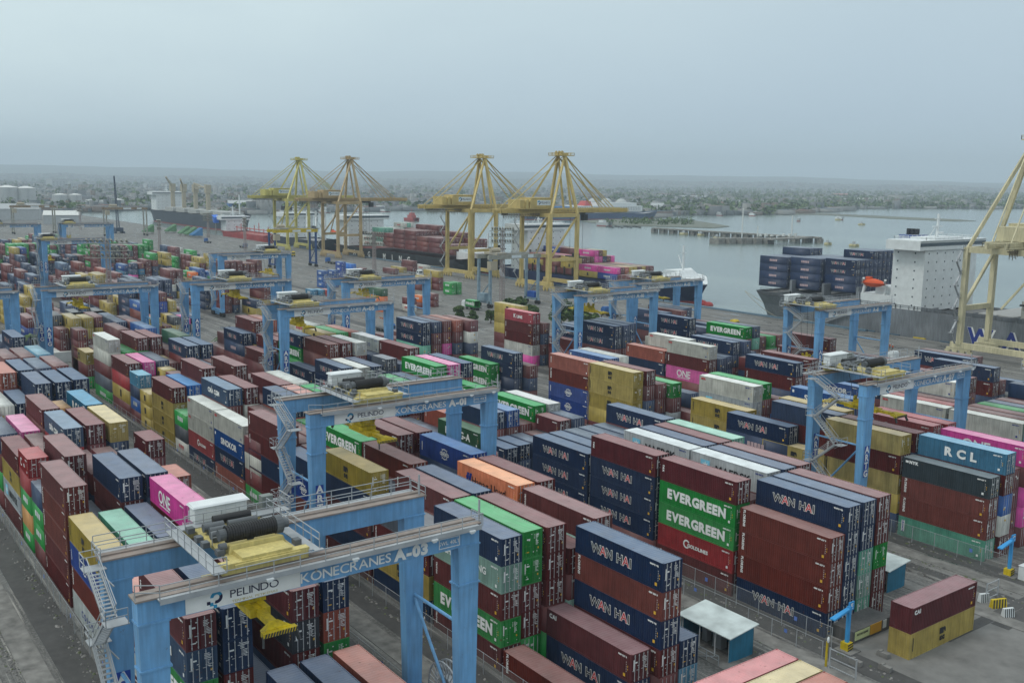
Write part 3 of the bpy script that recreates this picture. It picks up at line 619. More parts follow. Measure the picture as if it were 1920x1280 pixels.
def make_artg():
    root=empty('yard_crane',(0,0,0))
    # legs
    for i,(xf,nm) in enumerate(((0,'f'),(-GB,'r'))):
        for sdn in (0,1):
            b=MB(); ta,ba=(0,1.95),(0.25,1.6)
            if sdn: ta,ba=(SPN-1.95,SPN),(SPN-1.6,SPN-.25)
            xa,xb=xf-1.15,xf
            b.hexa([(xa+.1,ba[0],2.3),(xb-.1,ba[0],2.3),(xb-.1,ba[1],2.3),(xa+.1,ba[1],2.3)],[(xa,ta[0],HT-GD),(xb,ta[0],HT-GD),(xb,ta[1],HT-GD),(xa,ta[1],HT-GD)])
            for z in (HT-GD-.05,HT-GD-3.2): b.box(xa-.06,xb+.06,ta[0]-.07,ta[1]+.07,z,z+.14)
            for q in (6,10,14):
                pass
            lg=b.build('leg',CB,root)
            # side panels with the letters ARTG, on the left pair as photographed
            if sdn==0:
                t=MB(); z0=HT-GD-7.3
                for j,ch in enumerate('ARTG'):
                    rect(t,xb-0,xb,0,0,0)
                t=MB()
                for j,ch in enumerate('ARTG'):
                    zc=z0-j*1.12; yc=1.0
                    t.q((xf+.012,yc-.5,zc-.52),(xf+.012,yc+.5,zc-.52),(xf+.012,yc+.5,zc+.5),(xf+.012,yc-.5,zc+.5),1)
                    tm=textmb(ch,1.25,.05); n=len(t.v); t.v+=[(xf+.03,yc+p[0],zc+p[2]) for p in tm.v]; t.f+=[tuple(n+k for k in f) for f in tm.f]; t.m+=[0]*len(tm.f)
                obj('lettering',t.mesh('lettering',[LW,DB]),None,lg)
    # girders
    for xf,front in ((0,1),(-GB,0)):
        b=MB(); b.box(xf-1.25,xf-.02,-.0,SPN,HT-GD,HT+.3)
        for yv in (2.2,6.5,11,15.5,20,23.8): b.box(xf-1.26,xf-.005,yv,yv+.05,HT-GD,HT+.29)
        g=b.build('girder',CB,root)
        b=MB(); b.box(xf-1.45,xf+.12,-.15,SPN+.15,HT+.3,HT+.42); b.box(xf-.75,xf-.6,0,SPN,HT+.42,HT+.55); b.build('track_plate',RU,g)
        if front:
            t=MB(); yb0,yb1=3.0,11.0
            t.q((xf+.02,yb0,HT-GD+.05),(xf+.02,yb1,HT-GD+.05),(xf+.02,yb1,HT+.02),(xf+.02,yb0,HT+.02),0)
            def tx(s,yc,zc,h,mi,bold=0,sx=1,x=xf+.035):
                tm=textmb(s,h*1.38,bold,sx); n=len(t.v); t.v+=[(x,yc+p[0],zc+p[2]) for p in tm.v]; t.f+=[tuple(n+k for k in f) for f in tm.f]; t.m+=[mi]*len(tm.f)
            zc=HT-GD/2-.02
            tx('PELINDO',7.7,zc+.12,.56,2,.0,1.2); tx('TERMINAL PETIKEMAS',7.7,zc-.42,.17,4,.0,1.5)
            for k in range(22):   # round two-tone emblem
                a=math.radians(-110+k*13); a2=math.radians(-110+(k+1)*13); r0_,r1_=.2,.42
                t.q((xf+.035,5.05+r0_*math.cos(a),zc+.12+r0_*math.sin(a)),(xf+.035,5.05+r1_*math.cos(a),zc+.12+r1_*math.sin(a)),(xf+.035,5.05+r1_*math.cos(a2),zc+.12+r1_*math.sin(a2)),(xf+.035,5.05+r0_*math.cos(a2),zc+.12+r0_*math.sin(a2)),3 if k>9 else 2)
            for (ya,za,mi) in ((4.6,-.42,3),(4.84,-.6,3),(4.4,-.3,2)): t.q((xf+.035,ya,zc+za),(xf+.035,ya+.24,zc+za),(xf+.035,ya+.24,zc+za+.24),(xf+.035,ya,zc+za+.24),mi)
            SB_=[LW,CBp,LN,TEAL,flat('lettering_gold',(.45,.38,.15))]; obj('signboard',t.mesh('signboard',SB_),None,g); t=MB()
            tx('KONECRANES',14.6,zc-.02,.72,0,.008,1.15)
            for (a,c,d_,e_) in ((22.35,25.0-.75,zc-.38,zc-.32),(22.35,24.25,zc+.38,zc+.44),(22.35,22.41,zc-.38,zc+.44),(24.19,24.25,zc-.38,zc+.44)): t.q((xf+.035,a,d_),(xf+.035,c,d_),(xf+.035,c,e_),(xf+.035,a,e_),0)
            tx('SWL 40LT',23.3,zc+.03,.30,0,.005,1.0)
            obj('lettering',t.mesh('lettering',SB_),None,g)
    # walkways and railings
    b=MB(); b.box(.12,.72,1.2,SPN-.3,HT+.28,HT+.36); b.box(-GB-2.4,-GB-1.45,0,SPN,HT+.25,HT+.32); b.box(.72,.78,1.2,SPN-.3,HT+.12,HT+.5)
    for i in range(14): y=1.4+i*1.85; b.bar((.02,y,HT+.0),(.7,y,HT+.25),.07)
    b.build('walkway',GAL,root)
    HR=HT+.35; b=MB(); b.rail([(.75,1.2,HR),(.75,SPN-.2,HR)],1.05,.055,1.9); b.rail([(-.1,-.1,HR),(.75,1.2,HR)],1.1,.055,1.2); b.rail([(-GB-2.4,0,HR),(-GB-2.4,SPN,HR)],1.1,.055,1.9); b.rail([(-GB-2.4,SPN+.1,HT),(-GB,SPN+.1,HT)],1.1,.055,1.2)
    b.rail([(.1,SPN+.1,HT),(-1.3,SPN+.1,HT)],1.1,.055,1.2); b.rail([(-GB-2.4,-.1,HT),(-GB,-.1,HT)],1.1,.055,1.2)
    b.rail([(-GB-1.3,0,HT+.1),(-GB-1.3,SPN*.98,HT+.1)],1.0,.05,1.9)
    b.bar((-.2,SPN+.1,HT),(-.2,SPN+.1,HT+2.2),.12); b.bar((-GB-.2,SPN-.4,HT),(-GB-.2,SPN-.4,HT+2.2),.12)
    b.build('railing',GAL,root)
    b=MB()
    for y in (8.2,14.6,21.2,24.6): b.box(.72,1.0,y,y+.5,HT+.12,HT+.24); b.box(.78,.95,y+.1,y+.4,HT+.0,HT+.12)
    build_split(b,'floodlight',HW,root)
    # sill beams and ties between front and rear legs, wheels
    for y0,y1,sgn in ((.35,1.5,1),(SPN-1.5,SPN-.35,-1)):
        b=MB(); b.box(-GB-1.4,.3,y0,y1,1.5,2.45); b.build('sill_beam',CB,root)
        ym=(y0+y1)/2; b=MB(); b.bar((-GB-.1,ym,12.3),(-1.1,ym,12.3),.28,k=8)
        if sgn<0: b.bar((-GB-.1,ym,12.0),(-1.1,ym,3.2),.28,k=8)
        else: b.bar((-1.1,ym,12.0),(-GB-.1,ym,3.2),.28,k=8)
        build_split(b,'tie_bar',CB,root)
        for xc in (-.7,-GB-.6):
            b=MB()
            for dx in (-.85,.85): b.cyl((xc+dx,y0+.1,.78),(xc+dx,y0+.6,.78),.78,18); b.cyl((xc+dx,y1-.6,.78),(xc+dx,y1-.1,.78),.78,18)
            build_split(b,'wheel',RUB,root)
        b=MB(); b.box(-GB-1.0,-.2,y0+.35,y1-.35,.6,1.5); b.build('bogie',CB,root)
    # reel platform between the right-hand legs
    b=MB(); b.box(-GB-.3,-.3,SPN-2.2,SPN+1.2,2.5,2.62); b.box(-GB+.6,-4.6,SPN-1.6,SPN+.4,2.62,3.5); b.build('reel_platform',CB,root)
    b=MB(); b.rail([(-GB,SPN-2.2,2.6),(-.4,SPN-2.2,2.6)],1.1,.06,1.6); b.rail([(-GB,SPN+1.2,2.6),(-.4,SPN+1.2,2.6),(-.4,SPN-2.2,2.6)],1.1,.06,1.6); b.build('platform_railing',GAL,root)
    b=MB(); c=(-4.3,SPN-.1,5.0)
    for yy in (-.35,.35):
        for k in range(26):
            a=2*math.pi*k/26; a2=2*math.pi*(k+1)/26
            P=lambda r,t: (c[0]+r*math.cos(t),c[1]+yy,c[2]+r*math.sin(t))
            b.bar(P(2.5,a),P(2.5,a2),.12); b.bar(P(.6,a),P(2.5,a),.07)
    b.cyl((c[0],c[1]-.5,c[2]),(c[0],c[1]+.5,c[2]),.6,14); b.cyl((c[0],c[1]-.3,c[2]),(c[0],c[1]+.3,c[2]),1.25,20)
    for q in (-1.2,1.2): b.bar((c[0]+q,c[1]-.7,2.6),(c[0],c[1]-.5,c[2]),.16)
    b.build('cable_reel',GAL,root)
    b=MB(); b.box(-3.0,-2.1,SPN-1.9,SPN-1.2,3.6,4.3); b.box(-5.9,-5.0,SPN-1.7,SPN-1.0,2.6,3.5); b.build('reel_motor',CY,root)
    # stairs on the left rear leg
    b=MB(); ys=-.75
    zz=[2.6,5.8,9.0,12.2,15.4,18.6]; xs=(-GB+.9,-GB+4.6)
    for i,(z0,z1) in enumerate(zip(zz,zz[1:]+[HT])):
        xa,xb=xs if i%2==0 else xs[::-1]
        if i==5: xa,xb=-GB+4.6,-GB+.6
        for q in (-.4,.4): b.bar((xa,ys+q,z0),(xb,ys+q,z1),.09,.2); b.bar((xa,ys+q,z0+1),(xb,ys+q,z1+1),.055); b.bar((xa,ys+q,z0+.5),(xb,ys+q,z1+.5),.045)
        for k in range(1,13): p=Vector((xa,ys,z0)).lerp(Vector((xb,ys,z1)),k/13); b.box(p.x-.13,p.x+.13,ys-.4,ys+.4,p.z-.02,p.z+.02)
        sx=1 if xb>xa else -1
        b.box(min(xb,xb+sx*1.2),max(xb,xb+sx*1.2),ys-.6,ys+.9,z1-.06,z1)
        b.rail([(xb,ys-.6,z1),(xb+sx*1.2,ys-.6,z1),(xb+sx*1.2,ys+.8,z1)],1.1,.05,1.0)
        b.bar((xb+sx*.6,ys+.3,z1-.1),(xb+sx*.2-sx*1.2,.3,z1-1.0),.08)
    b.build('stairs',GAL,root)
    return root
def make_trolley():
    root=empty('crane_trolley',(0,0,0))      # origin: trolley centre on the girder top, y along the span
    b=MB(); b.box(-8.6,-.2,-2.4,2.3,.75,1.0); b.box(-1.4,-.5,-3.2,3.0,.3,.95); b.box(-9.6,-8.7,-3.0,2.8,.3,.95); b.box(-2.2,-.5,-1.8,1.8,1.0,1.3); b.box(-1.0,-.35,-3.2,3.0,.75,1.1)
    b.hexa([(-3.4,-2.1,1.0),(-2.2,-2.1,1.0),(-2.2,2.1,1.0),(-3.4,2.1,1.0)],[(-3.1,-1.9,1.45),(-2.3,-1.9,1.6),(-2.3,1.9,1.6),(-3.1,1.9,1.45)]); b.box(-8.2,-6.8,-1.5,2.0,1.0,1.35)
    b.build('trolley_frame',CY,root)
    b=MB()
    for y in (-2.6,2.4): b.cyl((-1.1,y,.45),(-.7,y,.45),.33,14); b.cyl((-9.4,y,.45),(-9.0,y,.45),.33,14)
    build_split(b,'wheel',RUB,root)
    b=MB(); n=20
    for i in range(n): y0=-2.1+4.2*i/n; y0*=.85; b.cyl((-3.6,y0,2.0),(-3.6,y0+.12,2.0),.60,20); b.cyl((-3.6,y0+.12,2.0),(-3.6,y0+3.6/n,2.0),.55,20)
    b.build('hoist_drum',DRM,root)
    b=MB(); b.cyl((-3.6,-2.3,2.0),(-3.6,-1.8,2.0),.42,14); b.cyl((-3.6,1.8,2.0),(-3.6,2.3,2.0),.66,16); b.cyl((-3.6,2.3,2.0),(-3.6,2.8,2.0),.35,12); b.box(-3.75,-3.45,-.2,.2,1.0,1.7)
    for (x,y,l,r) in ((-7.0,-2.2,1.5,.32),(-6.9,-.4,2.2,.28),(-6.2,-2.0,1.2,.25),(-5.2,-2.3,.7,.28),(-5.4,2.0,.8,.32),(-2.7,-2.6,.5,.26)): b.cyl((x,y,1.5),(x,y+l,1.5),r,14); b.box(x-.2,x+.2,y+l*.2,y+l*.8,1.0,1.35)
    for (x,y) in ((-8.0,-2.8),(-5.9,-2.9),(-4.6,-2.9),(-2.6,-2.6),(-1.6,2.6),(-5.8,2.4)): b.box(x-.3,x+.3,y-.25,y+.25,1.0,1.4)
    build_split(b,'hoist_motor',MG,root)
    b=MB(); b.cyl((-7.7,-1.2,1.7),(-7.7,1.6,1.7),.34,16); b.build('cable_drum',DRM,root)
    b=MB(); b.box(-10.4,-9.3,-2.0,2.0,1.1,2.3); b.hexa([(-10.6,-2.2,2.3),(-9.1,-2.2,2.3),(-9.1,2.2,2.3),(-10.6,2.2,2.3)],[(-10.4,-2.1,2.5),(-9.2,-2.1,2.42),(-9.2,2.1,2.42),(-10.4,2.1,2.5)]); 
    for i in range(6): b.box(-9.3,-9.27,-1.9+i*.75,-1.86+i*.75,1.2,2.25)
    b.build('electrical_house',HW,root)
    b=MB(); b.box(-10.4,-9.7,3.4,4.3,1.1,2.1); b.build('control_cabinet',flat('cabinet_green_grey',(.16,.18,.17)),root)
    b=MB(); b.box(-9.6,.4,-4.1,-3.2,.85,.92); b.box(-9.6,-.2,2.9,3.7,.85,.92); b.box(-9.6,-8.6,-3.2,5.2,1.0,1.08)
    for k in range(8): b.box(-.2+k*.0,.1,3.2,3.9,.9-k*.0,.92)
    b.build('service_platform',GAL,root)
    b=MB(); b.rail([(-9.6,-4.1,.9),(.4,-4.1,.9)],1.1,.055,1.4); b.rail([(-9.6,3.7,.9),(-.2,3.7,.9)],1.1,.055,1.4); b.rail([(.4,-4.1,.9),(.4,-3.2,.9)],1.1,.055,1); b.rail([(-4.6,-2.4,1.0),(-4.6,2.3,1.0)],1.0,.05,1.3); b.rail([(-8.5,-3,1.0),(-8.5,5.2,1.0),(-10.6,5.2,1.0)],1.1,.055,1.3)
    b.bar((.1,3.3,-.6),(-2.6,3.3,.9),.1,.3); b.build('railing',GAL,root)
    return root
def make_spreader():
    root=empty('spreader',(0,0,0))   # origin at its middle; hangs on ropes
    b=MB(); b.box(-2.6,2.6,-.75,-.25,.0,.55); b.box(-2.6,2.6,.25,.75,.0,.55); b.box(-1.2,1.2,-1.0,1.0,.5,.95); b.build('main_frame',SY,root)
    for s in (-1,1):
        b=MB(); x0,x1=sorted((s*1.0,s*5.7)); b.box(x0,x1,-.32,.32,.08,.46); x0,x1=sorted((s*5.6,s*6.1)); b.box(x0,x1,-1.22,1.22,.0,.32); 
        x0,x1=sorted((s*4.9,s*5.8)); b.hexa([(x0,-1.0,.1),(x1,-1.15,.1),(x1,1.15,.1),(x0,1.0,.1)] if s>0 else [(x0,-1.15,.1),(x1,-1.0,.1),(x1,1.0,.1),(x0,1.15,.1)],[(x0,-.3,.6),(x1,-.9,.4),(x1,.9,.4),(x0,.3,.6)] if s>0 else [(x0,-.9,.4),(x1,-.3,.6),(x1,.3,.6),(x0,.9,.4)])
        t=b.build('telescopic_beam',SY,root)
        b=MB(); xe=s*6.12
        for i in range(12): y=-1.15+i*.2; b.hexa([(xe-.02,y,.0),(xe+.02,y,.0),(xe+.02,y+.1,.0),(xe-.02,y+.1,.0)],[(xe-.02,y+.1,.3),(xe+.02,y+.1,.3),(xe+.02,y+.2,.3),(xe-.02,y+.2,.3)])
        b.build('hazard_stripes',DARK,t)
        for yy in (-1.15,1.15):
            b=MB(); b.bar((s*5.9,yy,.1),(s*6.2,yy*1.12,-.6),.14,.3); b.build('flipper_arm',DARK,t)
    b=MB(); b.box(-1.1,1.1,-.9,.9,1.0,1.35); 
    for x in (-.9,.9):
        for y in (-.7,.7): b.cyl((x-.1,y,1.6),(x+.1,y,1.6),.35,12)
    b.build('headblock',SY,root)
    return root
def copy_tree(o,parent=None):
    c=o.copy(); C.objects.link(c)
    if parent: c.parent=parent
    for ch in list(o.children): copy_tree(ch,c)
    return c
def ropes(o,h):
    b=MB()
    for x in (-1,1):
        for y in (-.8,.8): b.bar((x,y,1.5),(x*1.8,y*1.6,h),.05)
    b.build('ropes',DARK,o)
protoG=make_artg(); protoT=make_trolley(); protoS=make_spreader()
# number, front x, left y, trolley position across, spreader height, label
ART=[('A-03',-61.4,16.3,8.9,16.9,'foremost blue yard crane, marked A-03, at the bottom of the view'),
('A-01',-101.8,46.9,9.3,16.6,'blue yard crane marked A-01 in the middle foreground'),
('A-07',-76.6,115.6,6.5,16.0,'blue yard crane marked A-07 at right, yellow spreader hanging inside'),
('A-11',-129.1,176.0,3.2,9.0,'blue yard crane marked A-11 in front of the grey ship'),
('A-04',-245.0,47.6,8.6,16.4,'blue yard crane marked A-04 at left, standing over the cross road'),
('A-05',-187.6,80.4,5.8,16.8,'blue yard crane marked A-05 left of centre'),
('A-06',-241.7,80.8,12.5,16.8,'blue yard crane marked A-06, behind A-05'),
('A-08',-229.1,115.4,8.3,16.6,'blue yard crane marked A-08 near the centre'),
('A-10',-175.5,148.3,7.5,16.4,'blue yard crane marked A-10 beside the tall tree clump'),
('A-12',-189.0,178.6,11.0,16.5,'blue yard crane marked A-12 in front of the white bow'),
('A-13',-327.5,118.9,19.5,13.5,'blue yard crane marked A-13, far behind A-06'),
('A-17',-429.4,84.5,3.0,13.0,'blue yard crane marked A-17, far left behind A-04'),
('A-16',-565.0,121.5,4.0,13.0,'blue yard crane marked A-16, farthest left group, right one'),
('A-15',-573.0,86.8,5.0,13.0,'blue yard crane marked A-15, farthest left group, left one'),
('A-02',-246.8,17.0,6.0,12.0,'blue yard crane cut by the left edge, only its right legs seen'),
('A-09',-61.0,146.5,12.0,14.0,'blue yard crane at the right edge, lettered leg at its left')]
first=True; made=[]
for i,(num,x,y,ty,sh,lb) in enumerate(ART):
    g=protoG if first else copy_tree(protoG); g.location=(x,y,0); tag(g,lb,'crane','blue rail and tyre cranes over the container rows')
    t=protoT if first else copy_tree(protoT); t.location=(x,y+ty,HT+.25); tag(t,'yellow hoist trolley with black drum riding on crane '+num,'crane trolley','hoist trolleys on the yard cranes')
    s_=protoS if first else copy_tree(protoS); tag(s_,'yellow lifting spreader hanging from crane '+num,'spreader','yellow spreaders under the yard cranes')
    s_.location=(x-GB/2-.6,y+ty,sh)
    first=False; made.append((g,s_))
for (num,x,y,ty,sh,lb),(g,s_) in zip(ART,made):
    tm=textmb(num,1.15,.07,1.1); b=MB(); b.v=[(.045,19.9+p[0],HT-GD/2-.02+p[2]) for p in tm.v]; b.f=list(tm.f); b.m=[0]*len(b.f); b.build('number_lettering',LW,g)
    ropes(s_,HT-sh+.5)
# ------------------------------------------------------------------ yellow ship-to-shore cranes
def sts_mats(c,n): 
    return mat('quay_crane_'+n,c,rough=.55,dirt=.25,scale=.15,rust=.14,dust=.12,dustc=(.3,.28,.22))
def sts(x,c,label,zb=33.0,za=58.0,gx=20.0,name='A',back=-21,sea=36,house=(-12,5.5),letter='PELABUHAN TIGA'):
    M=sts_mats(c,name); o=empty('quay_crane',(x,266,0),label,'crane','ship-to-shore cranes on the quay')
    G=15.0
    legs=[(0,0),(0,G),(-gx,0),(-gx,G)]
    for lx,ly in legs:
        b=MB(); b.bar((lx,ly,3.2),(lx,ly,zb),1.6,1.3); b.build('leg',M,o)
    b=MB()
    for ly in (0,G): b.bar((2.5,ly,3.0),(-gx-2.5,ly,3.0),1.1,1.6)
    build_split(b,'sill_beam',M,o)
    b=MB()
    for lx in (0,-gx): b.bar((lx,0,13.5),(lx,G,13.5),1.0,1.4); b.bar((lx,0,zb-.6),(lx,G,zb-.6),1.1,1.5)
    for ly in (0,G): b.bar((0,ly,zb-.6),(-gx,ly,zb-.6),1.1,1.6)
    build_split(b,'portal_beam',M,o)
    b=MB()
    for lx in (0,-gx): b.bar((lx,0.3,14),(lx,G-.4,zb-1.5),.75); 
    for lx in (0,-gx): b.bar((lx,0,zb-12),(lx,0,zb-1),.3)
    b.bar((0,0,zb-1.5),(-gx*.5,0,14.5),.5); build_split(b,'diagonal_brace',M,o)
    b=MB()
    for q in (-gx/2-2.6,-gx/2+2.6):
        b.bar((q,back,zb+1.2),(q,G+sea,zb+1.2),.75,1.9)
    for k in range(int((G+sea-back)/6)): yy=back+k*6; b.bar((-gx/2-2.6,yy,zb+1.9),(-gx/2+2.6,yy,zb+1.9),.45)
    bo=b.build('boom',M,o)
    b=MB()
    for q in (-gx/2-3.6,-gx/2+3.6): b.rail([(q,back,zb+.7),(q,G+sea,zb+.7)],1.2,.12,3.5); b.box(q-.4,q+.4,back,G+sea,zb+.55,zb+.7)
    b.rail([(-gx/2-3.6,back,zb+.7),(-gx/2+3.6,back,zb+.7)],1.2,.12,2); b.build('boom_walkway',M,bo)
    t=MB()
    for i,ch in enumerate(letter.replace(' ','  ')):
        if ch!=' ':
            tm=textmb(ch,1.3,.02); n=len(t.v); yy=2+i*1.75+G*.55; t.v+=[(-gx/2+3.0,yy+p[0],zb+1.25+p[2]) for p in tm.v]; t.f+=[tuple(n+k for k in f) for f in tm.f]; t.m+=[0]*len(tm.f)
    obj('lettering',t.mesh('lettering',[flat('faded_lettering',(.25,.22,.14))]),None,bo)
    # apex tower
    top=(-gx/2,G-1.5,za); b=MB()
    for q in (-1,1):
        tx_=(-gx/2+q*2.2,G-1.5,za)
        b.bar((-gx/2+q*gx/2,G,zb),tx_,1.05); b.bar((-gx/2+q*gx/2,0.5,zb),tx_,.85)
        b.bar((-gx/2+q*2.6,G+2.5,zb+2),tx_,.7)
    b.build('apex_frame',M,o)
    b=MB(); b.box(-gx/2-3.4,-gx/2+3.4,G-6.0,G+3.0,za-.2,za+.15); b.box(-gx/2-2.4,-gx/2+2.4,G-3,G+.5,za+.15,za+1.0)
    for k in range(5): b.cyl((-gx/2-2+k,G-3+k%2,za+1.4),(-gx/2-1.6+k,G-3+k%2,za+1.4),.6,10)
    b.rail([(-gx/2-3.4,G-6,za),(-gx/2+3.4,G-6,za),(-gx/2+3.4,G+3,za),(-gx/2-3.4,G+3,za),(-gx/2-3.4,G-6,za)],1.1,.14,2)
    b.build('apex_platform',M,o)
    b=MB()
    for q in (-2.6,2.6):
        for (f0,f1) in ((sea*.55,0),(sea*.72,.0),(sea*.78,.6)): b.bar((-gx/2+q,G-1.5,za-f1),(-gx/2+q,G+f0,zb+2),.32)
        b.bar((-gx/2+q,G-2,za),(-gx/2+q,back+3,zb+2),.3)
    build_split(b,'stay',M,o)
    # machinery house
    h0,h1=house; b=MB(); b.box(-gx/2-4.2,-gx/2+4.4,h0+6,h1,zb+2.2,zb+6.6); b.box(-gx/2-4.2,-gx/2+4.4,h0,h0+6,zb+2.2,zb+6.0)
    for k in (h0+3.2,h0+5.4): b.cyl((-gx/2+4.4,k,zb+5.2),(-gx/2+5.2,k,zb+5.2),.85,14); b.box(-gx/2+4.4,-gx/2+5.1,k-.6,k+.6,zb+2.4,zb+5)
    b.box(-gx/2-4.4,-gx/2+4.6,h0+5.9,h1+.2,zb+6.6,zb+6.8); mh=b.build('machinery_house',M,o)
    t=MB(); xs=-gx/2+4.42; t.q((xs,h1-8.4,zb+3.6),(xs,h1-1,zb+3.6),(xs,h1-1,zb+5.8),(xs,h1-8.4,zb+5.8),0)
    tm=textmb('PELINDO',1.3,.0,.95); n=len(t.v); t.v+=[(xs+.03,h1-3.9+p[0],zb+4.7+p[2]) for p in tm.v]; t.f+=[tuple(n+k for k in f) for f in tm.f]; t.m+=[1]*len(tm.f)
    for k in range(12): a=math.radians(-100+k*23); a2=math.radians(-100+(k+1)*23); t.q(*[(xs+.03,h1-7.4+r*math.cos(q),zb+4.7+r*math.sin(q)) for r,q in ((.4,a),(.85,a),(.85,a2),(.4,a2))],2 if k>5 else 1)
    obj('signboard',t.mesh('signboard',[SGN,LN,TEAL]),None,mh)
    b=MB(); b.rail([(-gx/2+5,h0,zb+2.2),(-gx/2+5,h1,zb+2.2)],1.1,.12,2); b.box(-gx/2+4.4,-gx/2+5.2,h0,h1,zb+2.0,zb+2.2); b.build('house_walkway',M,o)
    # festoon, stairs, trolley, bogies
    b=MB()
    for k in range(26): yy=back+1+k*.85; b.bar((-gx/2+3.3,yy,zb+.2),(-gx/2+3.3,yy+.3,zb-1.2-1.6*rc.random()),.14); b.bar((-gx/2+3.3,yy+.3,zb-1.6),(-gx/2+3.3,yy+.8,zb+.1),.12)
    b.bar((-gx/2+3.3,back,zb-.2),(-gx/2+3.3,back+24,zb-.2),.3); b.build('festoon_cable',flat('cable_brown',(.10,.08,.05)),o)
    b=MB(); n=8; 
    for k in range(n): z0=3.5+(zb-4)*k/n; z1=3.5+(zb-4)*(k+1)/n; ya,yb=((-3.6,-1.0) if k%2 else (-1.0,-3.6)); b.bar((-gx-.8,ya,z0),(-gx-.8,yb,z1),.5,.18); b.box(-gx-1.4,-gx-.2,yb-.5,yb+.5,z1-.1,z1); b.rail([(-gx-.3,yb-.5,z1),(-gx-.3,yb+.5,z1)],1.1,.12,1)
    b.build('stair_tower',GAL,o)
    b=MB(); yt=G+8; b.box(-gx/2-2.4,-gx/2+2.4,yt-3,yt+3,zb-.8,zb+.2); b.box(-gx/2-1,-gx/2+1.4,yt+3.2,yt+5.4,zb-3.4,zb-.6)
    for q in (-2,2): b.bar((-gx/2+q,yt-2,zb-.5),(-gx/2+q,yt-2,14.5),.1); b.bar((-gx/2+q,yt+2,zb-.5),(-gx/2+q,yt+2,14.5),.1)
    b.box(-gx/2-6,-gx/2+6,yt-1.2,yt+1.2,13.2,13.7); b.box(-gx/2-1.5,-gx/2+1.5,yt-1,yt+1,13.7,15); b.build('trolley_and_spreader',DARK,o)
    for lx,ly in legs:
        b=MB()
        for k in (-3.3,-1.1,1.1,3.3): b.cyl((lx+k,ly-.25,.45),(lx+k,ly+.25,.45),.42,12); b.box(lx+k-.7,lx+k+.7,ly-.35,ly+.35,.75,1.5)
        b.box(lx-3.6,lx+3.6,ly-.4,ly+.4,1.5,2.2); b.build('bogie',M,o)
    return o
sts(-334,(.58,.44,.15),'yellow quay crane second from right, white spherical tanks behind its boom',name='warm_yellow')
sts(-395,(.58,.44,.15),'yellow quay crane between the black ship bow and blue ship bridge',name='warm_yellow_b',za=57.5)
sts(-534,(.46,.33,.16),'brownish weathered quay crane over the black ship stern',name='weathered_tan',za=58)
sts(-606,(.56,.50,.13),'greenish yellow quay crane, leftmost and farthest on the quay',name='lime_yellow',za=58)
sts(-126,(.62,.56,.36),'large pale cream quay crane cut by the right edge',name='pale_cream',gx=22,zb=30.5,za=60,back=-6,house=(2,26),letter='CC-06')
# ------------------------------------------------------------------ ships
def hull(b,L,Bm,dk,bow,sheer=2.5,mi=0,wl=WZ,red=1,flare=.55,fo=.16,bulb=False,transom=.7,top=None,rake=7):
    # stations from stern (0) to bow (L); dk = deck height; returns outline of deck
    n=26; st=[]
    for i in range(n+1):
        t=i/n; x=t*L
        if t<.12: f=transom+(1-transom)*(t/.12)**.7; fw=.35+.65*(t/.12)**.8
        elif t>1-fo: u=(t-(1-fo))/fo; f=(1-u**2.2); fw=max(.0,1-(u*1.18)**1.25) 
        else: f=1; fw=1
        z=dk+ (sheer*((t-.86)/.14) if t>.86 else 0)
        st.append((x,f*Bm/2,min(f,fw)*Bm/2,z))
    bz=wl-1.5
    rings=[]
    for x,hd,hw,z in st:
        t=x/L; r=(rake*max(0,(t-.9))/.1) if t>.9 else 0; rs=(-5*max(0,(.08-t))/.08)
        xb=x-r*.9-rs*0; 
        rings.append([(xb,hw*.97,bz),(xb,hw,wl+.9),(x-r*.35,hw*.6+hd*.4,(wl+z)/2+.5),(x,hd,z)])
    for a,c in zip(rings,rings[1:]):
        for k in range(3):
            m_=red if k==0 else mi
            if k==2 and top is not None: m_=mi
            b.q(a[k],c[k],c[k+1],a[k+1],m_); 
            M=lambda p:(p[0],-p[1],p[2])
            b.q(M(c[k]),M(a[k]),M(a[k+1]),M(c[k+1]),m_)
    a=rings[0]
    for k in range(3): b.q((a[k][0],-a[k][1],a[k][2]),a[k],a[k+1],(a[k+1][0],-a[k+1][1],a[k+1][2]),red if k==0 else mi)
    for a,c in zip(rings,rings[1:]): b.q((a[3][0],-a[3][1],a[3][2]-.9),(c[3][0],-c[3][1],c[3][2]-.9),(c[3][0],c[3][1],c[3][2]-.9),(a[3][0],a[3][1],a[3][2]-.9),2)
    return st
def ship(name,loc,label,cat,hullc,L,Bm,dk,flip=False,**k):
    o=empty(name,loc,label,cat,rz=math.pi if flip else 0)
    red=flat('antifouling_red',(.25,.03,.03)); deck=flat('deck_paint',k.pop('deckc',(.12,.10,.09)),dirt=.4)
    b=MB(); hull(b,L,Bm,dk,1,**k); b.build('hull',[hullc,red,deck],o,smooth=False); return o
